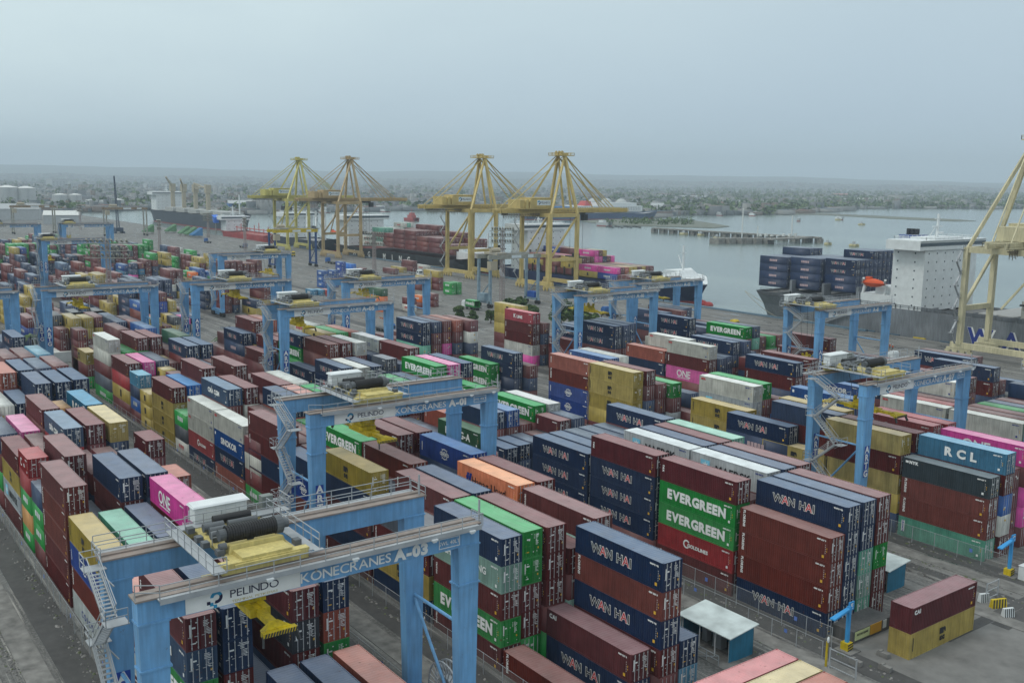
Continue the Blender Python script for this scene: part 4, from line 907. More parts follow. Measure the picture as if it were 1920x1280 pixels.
def superstr(o,x0,x1,hw,z0,levels,h=2.9,mt=None,wing=True,win=True,name='superstructure'):
    mt=mt or HW; b=MB(); b.box(x0,x1,-hw,hw,z0,z0+levels*h); s=b.build(name,mt,o)
    b=MB(); zt=z0+levels*h; b.box(x0-.3,x1+.6,-hw-(4 if wing else 0),hw+(4 if wing else 0),zt,zt+2.9); br=b.build('bridge_deck',mt,o)
    b=MB(); b.box(x0-.35,x1+.65,-hw-(3.9 if wing else 0),hw+(3.9 if wing else 0),zt+1.2,zt+2.3); b.build('bridge_windows',winm,br)
    if win:
        b=MB()
        for l in range(0,levels):
            for y in np.arange(-hw+2,hw-1,4.6): b.box(x1+.0,x1+.05,y,y+.45,z0+l*h+1.4,z0+l*h+1.9); None
            for x in np.arange(x0+1.5,x1-1,6):
                for s_ in (-1,): b.box(x,x+.45,s_*hw-.04,s_*hw+.04,z0+l*h+1.4,z0+l*h+1.9)
        build_split(b,'cabin_window',winm,s)
    b=MB(); b.rail([(x0,-hw,zt+2.9),(x1,-hw,zt+2.9),(x1,hw,zt+2.9),(x0,hw,zt+2.9),(x0,-hw,zt+2.9)],1.1,.12,2.5)
    b.bar(((x0+x1)/2,0,zt+2.9),((x0+x1)/2,0,zt+11),.6); b.bar(((x0+x1)/2,-3,zt+7),((x0+x1)/2,3,zt+7),.3); b.bar(((x0+x1)/2,-2,zt+9.5),((x0+x1)/2,2,zt+9.5),.25)
    b.bar(((x0+x1)/2-2,2,zt+2.9),((x0+x1)/2,0,zt+8),.25); b.bar(((x0+x1)/2-2,-2,zt+2.9),((x0+x1)/2,0,zt+8),.25); b.cyl(((x0+x1)/2+1,-1.5,zt+5),((x0+x1)/2+1,1.5,zt+5.0),.3,8)
    b.build('mast',mt,o); return s
def words3(o,s,x,y,z,h,mt,bold=.05,sx=1,name='lettering',gap=0,flipx=False):
    t=MB(); xx=x
    for ch in s:
        if ch!=' ':
            tm=textmb(ch,h*1.38,bold,sx); n=len(t.v); t.v+=[(xx+p[0],y,z+p[2]) for p in tm.v]; t.f+=[tuple(n+k for k in f) for f in tm.f]; t.m+=[0]*len(tm.f)
        xx+=gap or h*.95
    return obj(name,t.mesh(name,[mt]),None,o)
def lifeboat(loc,label):
    o=empty('lifeboat',loc,label,'lifeboat'); b=MB(); OR=flat('lifeboat_orange',(.62,.08,.015))
    n=10
    for i in range(n):
        def R(t): q=math.sin(math.pi*min(1,max(0,t))**.8); return 1.35*max(.05,q)**.5
        x0,x1=-4+8*i/n,-4+8*(i+1)/n; r0_,r1_=R(i/n),R((i+1)/n)
        for k in range(12):
            a=2*math.pi*k/12; c=2*math.pi*(k+1)/12; P=lambda x,r,t:(x,r*math.cos(t),r*1.05*math.sin(t)); b.q(P(x0,r0_,a),P(x1,r1_,a),P(x1,r1_,c),P(x0,r0_,c))
    b.box(-2.9,-1.0,-.6,.6,1.2,1.9); b.build('boat_hull',OR,o); b=MB(); b.box(-4,4,-1.45,1.45,-.15,.0); b.build('fender_strip',flat('fender_dark',(.25,.03,.01)),o); return o
# grey container ship on the right, stern towards the left
GH=mat('hull_grey',(.17,.185,.205),rough=.5,dirt=.3,scale=.1,rust=.1); BK=mat('hull_black',(.016,.018,.022),rough=.5,dirt=.3,scale=.1,rust=.08); BL=mat('hull_dark_blue',(.012,.025,.085),rough=.45,dirt=.2,scale=.1)
o=ship('container_ship',(-242,303.5,0),'big grey container ship moored at right, white bridge tower near its stern','ship',GH,262,31,8.2,transom=.82,deckc=(.16,.15,.14))
ys=-15.5
b=MB(); b.box(20,262*.86,-15.0,-14.7,8.2,9.3); 
for k in range(30): b.box(20+k*6.5,20.4+k*6.5,-15.2,-12.5,7.4,9.6)
b.rail([(2,-12.5,8.2),(40,-15.3,8.2),(225,-15.3,8.2)],1.2,.12,3); 
for x in (17.4,31,44.6,58,110,123,137,150,164,177,190): b.box(x-.5,x+.5,-15,-11,8.2,13.5); b.box(x-.3,x+.3,-15,15,8.2,9.6); b.box(x-.5,x+.5,10,15,8.2,13.5)
b.build('lashing_bridges',GH,o)
b=MB()
for (xa,xb) in ((86,97),(99,112),(112.5,125)): b.box(xa,xb,-14,14,8.2,9.6)
build_split(b,'hatch_cover',flat('hatch_grey',(.30,.30,.29)),o)
words3(o,'WAN HAI',88,-15.62,2.6,5.2,LB,bold=.22,gap=9.5); words3(o,'WAN HAI',88.3,-15.58,2.4,5.2,LW,bold=.5,gap=9.5); 
superstr(o,57,68,15.2,8.0,7,h=2.75)
b=MB(); b.box(57,69,-19,19,8+19.25+2.9,8+19.25+3.1); b.box(58,67,-8,8,8+22.3,8+22.9); b.build('bridge_roof',HW,o)
b=MB(); b.box(50,57,-13,13,7.4,14.5); b.box(46,57,-15.2,15.2,8,12); b.build('aft_house',HW,o)
b=MB(); b.box(50,55.5,-2,6,14,31); b.build('funnel',flat('funnel_blue',(.01,.05,.28)),o)
b=MB(); 
for q in (0,1.6,3.2): b.cyl((51+q,2,31),(51+q,2,33),.7,10)
build_split(b,'exhaust_pipe',DARK,o)
b=MB()
for q in (46,54): b.bar((q,-14.5,10),(q+1,-14.5,15),.7); b.bar((q,-14.5,15),(q+2,-17,17),.6)
build_split(b,'lifeboat_davit',HW,o)
lifeboat((-242+51,303.5-15.6,15.6),'orange enclosed lifeboat hung beside the white bridge tower')
b=MB(); b.bar((34,-16.2,.8),(52,-16.6,8.5),.9,.25); b.rail([(34,-16.6,1.0),(52,-17,8.7)],1.0,.1,2); b.build('gangway',GAL,o)
# black ship, bow to the right
o=ship('container_ship',(-598,304.5,0),'black container ship with maroon boxes, moored left of centre','ship',BK,178,28,4.6,sheer=3.5,deckc=(.2,.05,.04))
words3(o,'YANG MING',28,-14.15,1.2,3.2,LW,bold=.1,gap=9.5)
superstr(o,12,27,12.5,4.5,6,h=2.7); b=MB(); b.box(4,10,-4,4,4,22); b.build('funnel',BK,o)
b=MB(); b.box(146,160,-9,9,4.5,8.5); b.box(147,152,-8,8,8.5,10.2); b.build('forecastle_house',HW,o)
b=MB(); b.bar((163,0,5),(163,0,19),.6); b.bar((163,-2,15),(163,2,15),.3); b.build('foremast',HW,o)
lifeboat((-598+10,290,12),'dark red lifeboat on the black ship stern')
# dark blue ship with white bow
o=ship('container_ship',(-413,305,0),'dark blue container ship with white bow and yellow, pink and maroon boxes','ship',BL,134,28,4.2,sheer=2.0,fo=.2,deckc=(.2,.2,.2))
b=MB()
xs=[134*(.84+.16*i/8) for i in range(9)]
def hb(x): u=max(0,(x/134-.8)/.2); return 14*(1-u**2.2)
for a,c in zip(xs,xs[1:]):
    za=4.0+2.0*((a/134-.86)/.14)*(a>115.2); zc=4.0+2.0*((c/134-.86)/.14)*(c>115.2); t=lambda x:(8.6 if x<128 else 8.6-(x-128)*.5)
    for s_ in (-1,1): b.q((a,s_*hb(a)*1.01,za),(c,s_*hb(c)*1.01,zc),(c,s_*hb(c)*.97,max(zc,t(c))),(a,s_*hb(a)*.97,t(a)))
    b.q((a,-hb(a)*.97,t(a)-.05),(c,-hb(c)*.97,max(zc,t(c))-.05),(c,hb(c)*.97,max(zc,t(c))-.05),(a,hb(a)*.97,t(a)-.05))
b.poly([(112.6,-14,4),(112.6,14,4),(112.6,13.6,8.6),(112.6,-13.6,8.6)]); b.hexa([(115,-9,8.5),(124,-6,8.5),(124,6,8.5),(115,9,8.5)],[(117,-8,11.2),(122,-4,10.8),(122,4,10.8),(117,8,11.2)])
b.build('white_bow',HW,o)
b=MB(); b.bar((120,0,11),(120,0,21),.7); b.bar((120,-1.6,18),(120,1.6,18),.3); b.bar((120,0,11),(117,0,17),.3); b.build('foremast',HW,o)
b=MB(); b.sphere((131,0,WZ+.2),2.6,14,8,sz=.7); b.sphere((135,0,WZ+.2),2.0,14,8,sz=.7); b.build('bulbous_bow',flat('antifouling_red_bulb',(.30,.03,.03)),o)
words3(o,'SAWASDEE BANGKOK',96,-14.1,2.4,1.0,LW,gap=.95)
superstr(o,14,27,11.5,3.5,7,h=2.8)
b=MB()
for k in range(7): b.bar((30+k*0,-12+k*4,4),(30,-12+k*4,14),.8)
for k in range(6): b.bar((34+k*6,-13.6,4),(34+k*6,-13.6,8),.5)
build_split(b,'cell_guide',DARK,o)
# bulk carrier with deck cranes, far left
CRM=flat('deck_crane_buff',(.36,.32,.24)); 
o=ship('bulk_carrier',(-1130,345,0),'dark hulled bulk carrier with buff deck cranes, far left in the basin','ship',mat('hull_slate',(.03,.04,.06),dirt=.3,scale=.1),255,32,10,sheer=3,deckc=(.3,.3,.28))
superstr(o,18,36,14,10,5,h=3.2)
b=MB()
for x in (52,88,124,160,196): b.box(x,x+26,-10,10,10,13.5)
build_split(b,'hatch_cover',flat('hatch_pale_grey',(.34,.35,.34)),o)
for x,a in ((84,.9),(120,.2),(156,2.6),(48,1.2)):
    b=MB(); b.cyl((x,0,10),(x,0,30),2.2,14); b.box(x-2.6,x+2.6,-2.6,2.6,30,38); b.bar((x,0,34),(x+26*math.cos(a),-8*math.sin(a)-2,32+14*math.sin(a)),1.4); b.bar((x,0,38),(x+26*math.cos(a),-8*math.sin(a)-2,32+14*math.sin(a)),.3); b.build('deck_crane',CRM,o)
b=MB(); b.bar((238,0,12),(238,0,30),1.0); b.build('foremast',HW,o)
# red ship, white ship and ferry further along
o=ship('tanker',(-800,299,0),'small red ship moored left of the yellow cranes','ship',mat('hull_red',(.36,.05,.05),dirt=.35,scale=.1),112,18,3.6,sheer=2.5,deckc=(.3,.06,.05)); superstr(o,6,18,8,3.5,3); 
b=MB()
for k in range(8): b.bar((28+k*9,-3,4),(28+k*9,-3,8+(k%3)*2),.5)
b.bar((26,-3,7),(96,-3,7),.6); b.build('pipework',flat('deck_pink_red',(.45,.12,.11)),o)
o=ship('cargo_ship',(-700,303,0),'white and dark ship with black funnel behind the leftmost crane','ship',mat('hull_navy',(.03,.04,.06),dirt=.3,scale=.1),92,20,4.5,sheer=2,deckc=(.3,.3,.3)); superstr(o,16,34,9,4.5,5); b=MB(); b.box(6,12,-3,3,4,26); b.build('funnel',BK,o)
b=MB(); 
for k in range(3): b.bar((44+k*14,0,4.5),(44+k*14,0,24),1.2); b.bar((44+k*14,0,20),(54+k*14,-5,12),.6)
build_split(b,'derrick',HW,o)
p0=UN(985,412,WZ); p1=UN(1232,410,WZ)
ang=math.atan2(p1.y-p0.y,p1.x-p0.x); Lf=(p1-p0).length
o=ship('ferry',(p0.x,p0.y,0),'long white ferry with dark blue bow, moored below the spherical tanks','ship',mat('hull_ferry_blue',(.03,.07,.16),dirt=.3,scale=.05),Lf,24,5,sheer=3,deckc=(.3,.3,.3)); o.rotation_euler=(0,0,ang)
b=MB(); b.box(Lf*.02,Lf*.30,-10,10,8,14); b.build('blue_deckhouse',flat('ferry_blue',(.02,.16,.38)),o)
b=MB(); b.box(Lf*.30,Lf*.84,-11,11,8,15); b.box(Lf*.5,Lf*.8,-9,9,15,19); b.build('superstructure',HW,o)
b=MB(); 
for k in range(40): x=Lf*.31+k*Lf*.013; b.box(x,x+1.2,-11.1,-11,10,11); b.box(x,x+1.2,-11.1,-11,12.5,13.4)
build_split(b,'cabin_window',winm,o)
b=MB(); b.hexa([(Lf*.40,-9,15),(Lf*.46,-9,15),(Lf*.46,9,15),(Lf*.40,9,15)],[(Lf*.42,-7,21),(Lf*.45,-7,21),(Lf*.45,7,21),(Lf*.42,7,21)]); b.build('funnel',flat('funnel_red',(.42,.05,.05)),o)
p=UN(772,414,WZ); o=ship('tugboat',(p.x-14,p.y,0),'small red tugboat crossing the open basin','tug',mat('hull_tug_red',(.38,.05,.05),dirt=.3),28,9,.6,sheer=1.2,deckc=(.2,.06,.05)); b=MB(); b.box(9,19,-3,3,.2,4.4); b.box(12,17,-2.5,2.5,4.4,7); b.bar((14,0,7),(14,0,12),.3); b.build('wheelhouse',mat('tug_house_red',(.42,.10,.09)),o)
for i,(px,py,l) in enumerate(((1120,423,24),(1566,412,14),(1494,415,6),(600,398,30),(668,397,34),(705,396,40),(1343,404,14),(1405,405,12))):
    p=UN(px,py,WZ); o=ship('small_boat',(p.x,p.y,0),['grey workboat below the ferry','small fishing boat near the sand bar','tiny dark boat right of the jetty mast','white boat by the far quay, left','white boat by the far quay, middle','white coaster by the far quay, right','tiny boat near the far shore, left','tiny boat near the far shore, right'][i],'boat',[gym,HW][i%2],l,l*.28,1.5,sheer=.8); b=MB(); b.box(l*.2,l*.5,-l*.1,l*.1,1,1+l*.12); b.build('cabin',HW,o)
# crawler crane with lattice jib, far left
CR_=flat('jib_dark_blue',(.03,.05,.09))
p=UN(222,437,0); o=empty('crawler_crane',p,'tall thin lattice crane standing up against the far shore at left','crane'); hh=topz(214,330,p.xy.length)
b=MB(); d=RT.xy.normalized()
for q in (-1,1):
    for w_ in (-1,1): b.bar((d.x*q,w_,3),(-d.x*8+d.x*q*.3,w_*.3,hh),.35)
for k in range(20): z=3+(hh-3)*k/20; z2=3+(hh-3)*(k+1)/20; b.bar((-d.x*8*k/20-1,0,z),(-d.x*8*(k+1)/20+1,0,z2),.25)
b.build('jib',CR_,o); b=MB(); b.bar((d.x*7,0,3),(-d.x*7.8,0,hh-2),.18); b.bar((d.x*9,0,3),(-d.x*7.8,0,hh-1),.18); b.build('stay_cable',CR_,o)
b=MB(); b.box(-4,4,-3,3,1.4,4.5); b.box(-5,5,-4,-2.5,0,1.4); b.box(-5,5,2.5,4,0,1.4); b.build('cab_and_tracks',CR_,o)
# ------------------------------------------------------------------ older grey-blue straddling crane by the quay, yellow-blue one, rusty gantries
def oldcrane(x,y,gx,sp,ht,label,legm,beamm,name='yard_crane'):
    o=empty(name,(x,y,0),label,'crane'); 
    for lx in (0,-gx):
        for ly in (0,sp):
            b=MB(); b.bar((lx,ly,1.6),(lx,ly,ht-1.5),.9,.9); b.build('leg',legm,o)
    b=MB()
    for lx in (0,-gx): b.bar((lx,-1,ht-.8),(lx,sp+1,ht-.8),1.0,1.6)
    build_split(b,'girder',beamm,o)
    b=MB()
    for ly in (0,sp):
        b.bar((.8,ly,1.9),(-gx-.8,ly,1.9),.9,.8); b.bar((0,ly,ht*.5),(-gx,ly,2.5),.3)
    build_split(b,'sill_beam',legm,o)
    b=MB(); b.box(-gx-.5,.5,sp*.12,sp*.32,ht,ht+.8); b.cyl((-gx*.5,sp*.12,ht+1.6),(-gx*.5,sp*.3,ht+1.6),.9,12); b.box(-1.2,1.2,-.6,2.4,ht-5.5,ht-2.2); b.build('trolley',CRM,o)
    b=MB(); b.rail([(.9,-1,ht),(.9,sp+1,ht)],1.1,.1,2); b.build('railing',GAL,o)
    b=MB()
    for lx in (0,-gx):
        for ly in (0,sp):
            for d_ in (-.8,.8): b.cyl((lx+d_,ly-.4,.7),(lx+d_,ly+.4,.7),.7,12)
    build_split(b,'wheel',RUB,o)
    b=MB(); b.q((.52,sp*.42,ht-1.3),(.52,sp*.62,ht-1.3),(.52,sp*.62,ht-.2),(.52,sp*.42,ht-.2)); b.q((.52,sp*.76,ht-1.3),(.52,sp*.88,ht-1.3),(.52,sp*.88,ht-.2),(.52,sp*.76,ht-.2)); b.build('signboard',SGN,o)
    return o
oldb=flat('faded_grey_blue',(.20,.28,.34),dirt=.3); gb=flat('grey_beam',(.30,.30,.26),dirt=.3)
o=oldcrane(-302,212.5,7.5,22.5,19.5,'old grey-blue wheeled crane standing on the quay road, left of the tall yellow one',oldb,gb)
b=MB(); b.box(-6,-2,-1.2,.8,2.4,5.2); b.build('generator_box',oldb,o); b=MB(); b.box(-6,-1.5,22,24.4,2.4,4.6); b.build('blue_tank',flat('tank_blue',(.01,.08,.35)),o)
o=oldcrane(-490,208,7.5,23,20,'wheeled crane with yellow beam and dark blue legs, left of the black ship',flat('leg_dark_blue',(.012,.05,.17)),SY)
rs=flat('rusty_beam',(.26,.19,.12),dirt=.4)
oldcrane(-860,150,8,30,22,'rusty beam gantry far left, left one',gb,rs,'gantry_crane'); oldcrane(-800,204,8,30,22,'rusty beam gantry far left with blue bogies, right one',gb,rs,'gantry_crane')
# striped tipping hoppers
grn=flat('hopper_green',(.09,.22,.10),dirt=.3); blu2=flat('hopper_blue',(.03,.16,.35)); 
for i,(px,py) in enumerate(((278,438),(320,437),(345,441),(357,443),(368,445))):
    p=UN(px,py,0); o=empty('hopper',p,['open green hopper, leftmost of its group','green hopper with dark slope, second of the group','green and white striped hopper, third','pale striped hopper, fourth of the group','blue-grey striped hopper at right end of group'][i],'hopper','tipping hoppers on the far quay')
    b=MB()
    for k in range(5): x0=-4+k*1.6; b.hexa([(x0,-4,1.5),(x0+.95,-4,1.5),(x0+4,3,1.5),(x0+3,3,1.5)],[(x0,-4,2.2),(x0+.95,-4,2.2),(x0+4,3,7.5),(x0+3,3,7.5)])
    b.build('bin',grn if i<4 else blu2,o); b=MB()
    for q in (-3,0,3.4): b.bar((q,3,0),(q+2,3,5),.4); b.bar((q,-3,0),(q,-3,2),.4)
    b.build('support_frame',gb,o)
p=UN(405,440,0); o=empty('hopper',p,'bright blue tilted hopper box on a post','hopper'); b=MB(); b.hexa([(-2,-2,11),(2,-2,9.5),(2,2,9.5),(-2,2,11)],[(-2.4,-2.4,16),(2,-2,14),(2,2,14),(-2.4,2.4,16)]); b.build('bin',flat('hopper_bright_blue',(.02,.15,.62)),o); b=MB(); b.bar((0,0,0),(0,0,10),.5); b.build('support_frame',gb,o)
p=UN(1012,530,0)
# ------------------------------------------------------------------ lattice light masts
def mast(px,py,ytop,label,wtop=8,band=True):
    p=UN(px,py,0); ht=topz(px,ytop,p.xy.length); o=empty('light_mast',p,label,'light mast','lattice floodlight masts'); b=MB(); w0,w1=.75,.5; n=16
    for a in range(n):
        z0=ht*a/n; z1=ht*(a+1)/n; q0=w0+(w1-w0)*a/n; q1=w0+(w1-w0)*(a+1)/n
        cs=[(-1,-1),(1,-1),(1,1),(-1,1)]
        for k in range(4):
            x,y=cs[k]; x2,y2=cs[(k+1)%4]; b.bar((x*q0,y*q0,z0),(x*q1,y*q1,z1),.15); b.bar((x*q0,y*q0,z0),(x2*q1,y2*q1,z1),.08); b.bar((x2*q0,y2*q0,z0),(x*q1,y*q1,z1),.08); b.bar((x*q1,y*q1,z1),(x2*q1,y2*q1,z1),.14)
    b.build('lattice_tower',flat('mast_grey_red',(.33,.28,.27)),o)
    b=MB(); d=RT.xy.normalized()
    for z in (ht-5,ht-2.6,ht-.3):
        for k in range(9): 
            u=(-.5+k/8)*wtop; b.bar((d.x*u-.4,d.y*u+.4,z),(d.x*u+.4,d.y*u-.4,z+.9),.5)
        for s_ in (-1.4,1.4): b.bar((-d.x*wtop/2,-d.y*wtop/2+s_,z-.5),(d.x*wtop/2,d.y*wtop/2+s_,z-.5),.18)
        for k in range(7): u=(-.5+k/6)*wtop; b.bar((d.x*u,d.y*u-1.4,z-.5),(d.x*u,d.y*u+1.4,z-.5),.12); b.bar((d.x*u,d.y*u,z-.5),(d.x*u,d.y*u,z+1.2),.1)
    b.build('lamp_platform',gb,o)
mast(208,598,452,'lattice light mast with wide lamp rack, standing at left behind A-04',13); mast(702,527,438,'lattice light mast in front of the black ship hull',8.5); mast(941,568,429,'lattice light mast just left of the grey-blue crane middle',8)
mast(391,445,401,'far thin light mast at left before the red ship',7); mast(300,470,414,'far slim light mast left of the hoppers',2); mast(151,430,385,'thin light mast beside the rusty gantries',4); mast(460,470,410,'slim light mast beside the blue tilted hopper',2)
# ------------------------------------------------------------------ the yard: block, row, door-end x, stack from the top down ('!' = 20-foot)
BY={-1:(-11.5,2.9),0:(22.8,2.95),1:(53.0,2.8),2:(85.8,2.87),3:(120.9,2.9),4:(153.6,2.9),5:(181.5,2.9)}
YARD='''
0 0 -72.8 ecgmv;-86 sfCm;-99 ybfC;-112.5 mffmm;-125 vggm!;-132.2 rrgog!;-138.9 myMm;-152.3 vmgm;-165 fvmg
0 1 -72.9 vvmmm;-86 mmvm;-98.5 tmvm;-112 vvm;-125.4 emmvm;-138.6 mmvm;-152.3 pmvm;-171.3 wvmm;-185 mvmm
0 2 -59.4 vvm;-73 vm;-86 vvmm;-99.2 vmyv;-112.6 vmmvm;-125.8 mvym;-139.5 crmvm;-152.9 mmvym;-171.9 nmvm;-185.1 smmvm;-199 vmmv
0 3 -59.4 vmm;-73 eqmvm;-86 mmvm;-99.4 pmmvm;-112.7 vvmmm;-125.8 emvm;-139.9 eemvm;-159.3 owmvm!;-152.6 vmm!;-172.5 vnmvm;-186.4 nmvmy;-200 mmvvm
0 4 -59.4 smm;-73.3 vsgmm;-86 mmv;-99.3 mmvm;-139.6 yvmvm;-152.6 Rmvmm;-172.2 nnmvm;-186.5 nvmvm;-199.8 mmvvm;-213 vmvm
0 5 -86 vmmv;-93 smmv!;-122.7 smmm!;-133 exmvm!;-173 nvmvm;-187.3 mmvmm;-200.9 lmvmm;-212 Smm!;-225.2 nvvmm;-238.3 nvmm
1 0 -60.3 f;-73 vTmgm;-86.2 dmyv;-99.1 yvmvm;-111.5 vbfm;-124.1 mmvmm;-131.9 eWmg!;-138.4 WSns;-150.9 WWrn;-164.1 gqw!;-170.7 myyy;-184.4 yyy!;-190.9 lvSm!;-197.7 mrym;-211.8 WWmdg;-231.1 ymg;-238.6 mmmmv!
1 1 -73.4 ggemg;-86 mmmvm;-99.3 vwgm;-112.2 mvmm;-125 mbmm;-138.4 vmm;-151.8 cmmvm;-171.2 Bvmm;-184.5 Bvm!;-197.6 pmmv;-211.5 gmvm;-229 mvm
1 2 -60.7 xn;-73.1 mmmmg;-86.1 vmmvm;-99.5 fmvmm;-112 gmvmm;-125.3 mmvm;-138.5 mmvm;-151.6 ewmvm;-171.2 mmvym;-193.8 ymym!;-186.5 mvmm!;-197.9 vmmm;-211.2 mgmvm;-224.9 mmvmm
1 3 -59.9 nfnmm;-73 mmTm;-86 vm;-99.4 mv;-112 ammm;-126 gmmv;-139 vsmvm;-151.7 mvmm;-164.5 mmvm;-180.4 wmvmm!;-200.4 mmyv!;-206.6 ymmv!;-211 emvmm;-224.5 mvmv;-237 nmvmm
1 4 -60.1 vl;-72.5 mTmgm;-85.6 hmvmm;-99 vm;-112 mmvmm;-125 mmvm;-138 smmvm;-151 emmvm;-170.6 mmyvm;-183.6 vmvm;-196 nmvmm;-210 mvmm;-223.9 Smvmy;-236.2 mmvmm
1 5 -85.4 mmvmm;-99 bvmmm;-112 mmvmm;-125 mvmvm;-137.4 gmmvm;-151 wmmvm;-164 mmvm;-183 mmvm;-196.1 nvvmm;-209.5 Gnvmm;-223 mmvm
2 0 -59.8 fffn;-72.7 eggrm;-85.8 ennnm;-98.6 nnnv;-117.4 nvm!;-124.4 Gmm;-137.6 vm;-150.5 vmv;-171.3 nnmv;-184.5 nnm;-209 mmm;-222.4 nnmm;-235 mv
2 1 -60 nnnnv;-73 mvmm;-86 mmvm;-98.6 nvmv;-118 nvn!;-124.9 vmmv;-133.5 smm;-150 gmmv;-170 Wrvm;-183 ffvvm;-196.1 nggmm;-209 mvmm;-222.1 mnyvm;-235 mew
2 2 -60.1 nntTt;-73.1 Mmmmm;-85.6 Mmvmm;-98.6 nmvv;-118.2 nvm!;-125 Smvm;-135 Gmm;-150.2 nvmm;-169.8 vvmm;-183 mmvmm;-209 mmvm;-221.4 smvmm
2 3 -60.2 mmgmm;-73 vmmvm;-85.7 vmmvm;-98.7 nvmv;-118.4 mvn!;-125.4 mmv;-138 vmm;-151.2 gmvmm;-169.3 dvmmm!;-182 wmvmm;-196 ymvmm;-209 mvmm
2 4 -67 smm!;-73 mmvmm;-85.7 mmvmm;-98.7 nmvv;-118.9 eqmv!;-125.4 gmmm;-138.4 gnvm;-151 pmvmm;-169.5 vvmm;-182.5 vmvm;-195.8 gmvmm;-209.8 wmvmm
2 5 -86 tmmvm;-98.9 nmvmm;-118.9 nvmv!;-125.2 CmGv;-138 vmv;-151 nmvmm;-170.4 mmvmm;-183 Cvmmm;-196.2 smvmm;-209 mvm
3 0 -61.6 Yfft;-74.3 ymyyv;-85.6 ymm;-93 nnnn;-127.2 yyyym;-139.1 sfbbm;-151.6 g!;-171.5 ggm;-179.5 ymm!;-199.6 nntmm;-212 mvm
3 1 -61.3 RmSwm;-74 mvmmm;-86.5 vmvmm;-103.6 yyym;-127 mmvmm;-139.5 mvmm;-167 nnnn;-178.4 ymm!;-199.3 nemmm;-212 Rm
3 2 -62 mmmm;-75 mmmm;-87.5 yymvm;-127 mmvm;-140 Svmvm;-165.5 mvm;-199.4 mmpmm;-214 mvm
3 3 -61.5 pmppm;-75 rrmmm;-88 mymm;-107.3 WMmvm;-126 gmMy;-140.4 wmvmm;-198.8 smvmm;-213 mm
3 4 -74.5 rmmmm;-87.5 ymmm;-107.8 gmmvm;-139.8 yvmm;-196.7 ewvmm;-212 mv
3 5 -61.5 vmpm;-74.4 emmm;-92 Svmmm;-107 mSvm;-127 vmv;-140 mmv
4 0 -61 vggmm;-74 wvmm;-86.8 WWmm;-117.4 nmvmm;-139.2 Wmpmm;-152 svmm;-199.3 Kmmwp
4 1 -61 ggmgm;-74 mvmm;-87.4 rmmm;-118 mmmm;-139 nvmm;-148 Wmvmm;-171.5 nnmmm;-184 mme;-199 mvmv
4 2 -61 mmvm;-74 mvmm;-88 mmvm;-118.3 mmvmm;-140 nvmm;-159 nnmm!;-171.8 nnmvm;-184 nnme;-212.2 yyymm
4 3 -74 gmmm;-90.5 Wvmmm;-126.5 mvmm;-140.6 nnmvm;-160 nnmm!;-172.9 nnmmm;-186 nmvm
4 4 -74 vmmm;-90.8 nvmmm;-126.9 nmvm;-140.1 nnmvm;-158 Wmvm;-186.3 nnmm
4 5 -74 mmmm;-91 mmmvm;-113 Smm;-127 mvmm;-141 vmvm;-186 nmvm
5 0 -80 mmm;-93.8 nmvmm;-132 mmrm;-153.6 gmmgm;-171.6 nnvmm
5 1 -80 vmmm;-94 mvmm;-119 vmvm;-132.3 mmmvm;-153.6 vtmmm;-182.8 nnmmm
5 2 -101.5 nmvmm;-119 mmvm;-140 mmm;-154 mmvm;-183 mvmm;-170 nnmm
5 3 -102 mvmvm;-118 vmm;-140 vmv;-153.5 ggmm;-183 mmvmm
5 4 -104 mmvm;-118 vm;-153.6 mggm;-171 nvmm;-186 nnmmm
5 5 -108 nvm;-154 gm;-172 mnvm;-186.8 nnnmm'''
CON=[]  # dict(k,L,h,x,y,z,tier,n,row,b,st)
def addstack(b,r,x,st,y=None,z0=0,where='yard',gap=0,rot=0,hh=None):
    L=6.06 if st.endswith('!') else 12.19
    st=st.rstrip('!'); h=hh or (H20 if L<7 else H40); n=len(st)
    if y is None: y=BY[b][0]+r*BY[b][1]
    for i,k in enumerate(reversed(st)):
        CON.append(dict(k=k,L=L,h=h,x=x,y=y,z=z0+i*h,tier=i+1,n=n,row=r,b=b,where=where,rot=rot))
occ={}
for ln in YARD.strip().splitlines():
    b,r,rest=ln.split(' ',2); b=int(b); r=int(r)
    for s_ in rest.split(';'):
        x,st=s_.split(); x=float(x); addstack(b,r,x,st)
        occ.setdefault((b,r),[]).append((x,6.06 if '!' in st else 12.19,len(st)))
rnd=random.Random(11)
WTS='mmmmmmmmmfexsnnnvvvvbSyyywWgqtpcR'
def rstack(n,pal=WTS): 
    a=rnd.choice(pal); return ''.join(a if rnd.random()<.35 else rnd.choice(pal) for _ in range(n))
# fill the hidden slots of the digitised field
for b in range(0,6):
    for r in range(6):
        o=sorted(occ[(b,r)],reverse=True); o2=[]
        hidden=(b in (0,1,2)) or r>0
        for (x1,l1,n1),(x2,l2,n2) in zip(o[:-1],o[1:]):
            gap0=x1-l1; free=gap0-x2
            lim=max(1,min(n1,n2)-1)
            if b==3 and not (-140<x2<-60): continue
            if b>=4: lim=min(lim,2)
            xx=gap0-.35
            while hidden and free>=12.9 and r>0:
                addstack(b,r,xx,rstack(rnd.randint(1,min(3,lim)))); xx-=12.9; free-=12.9
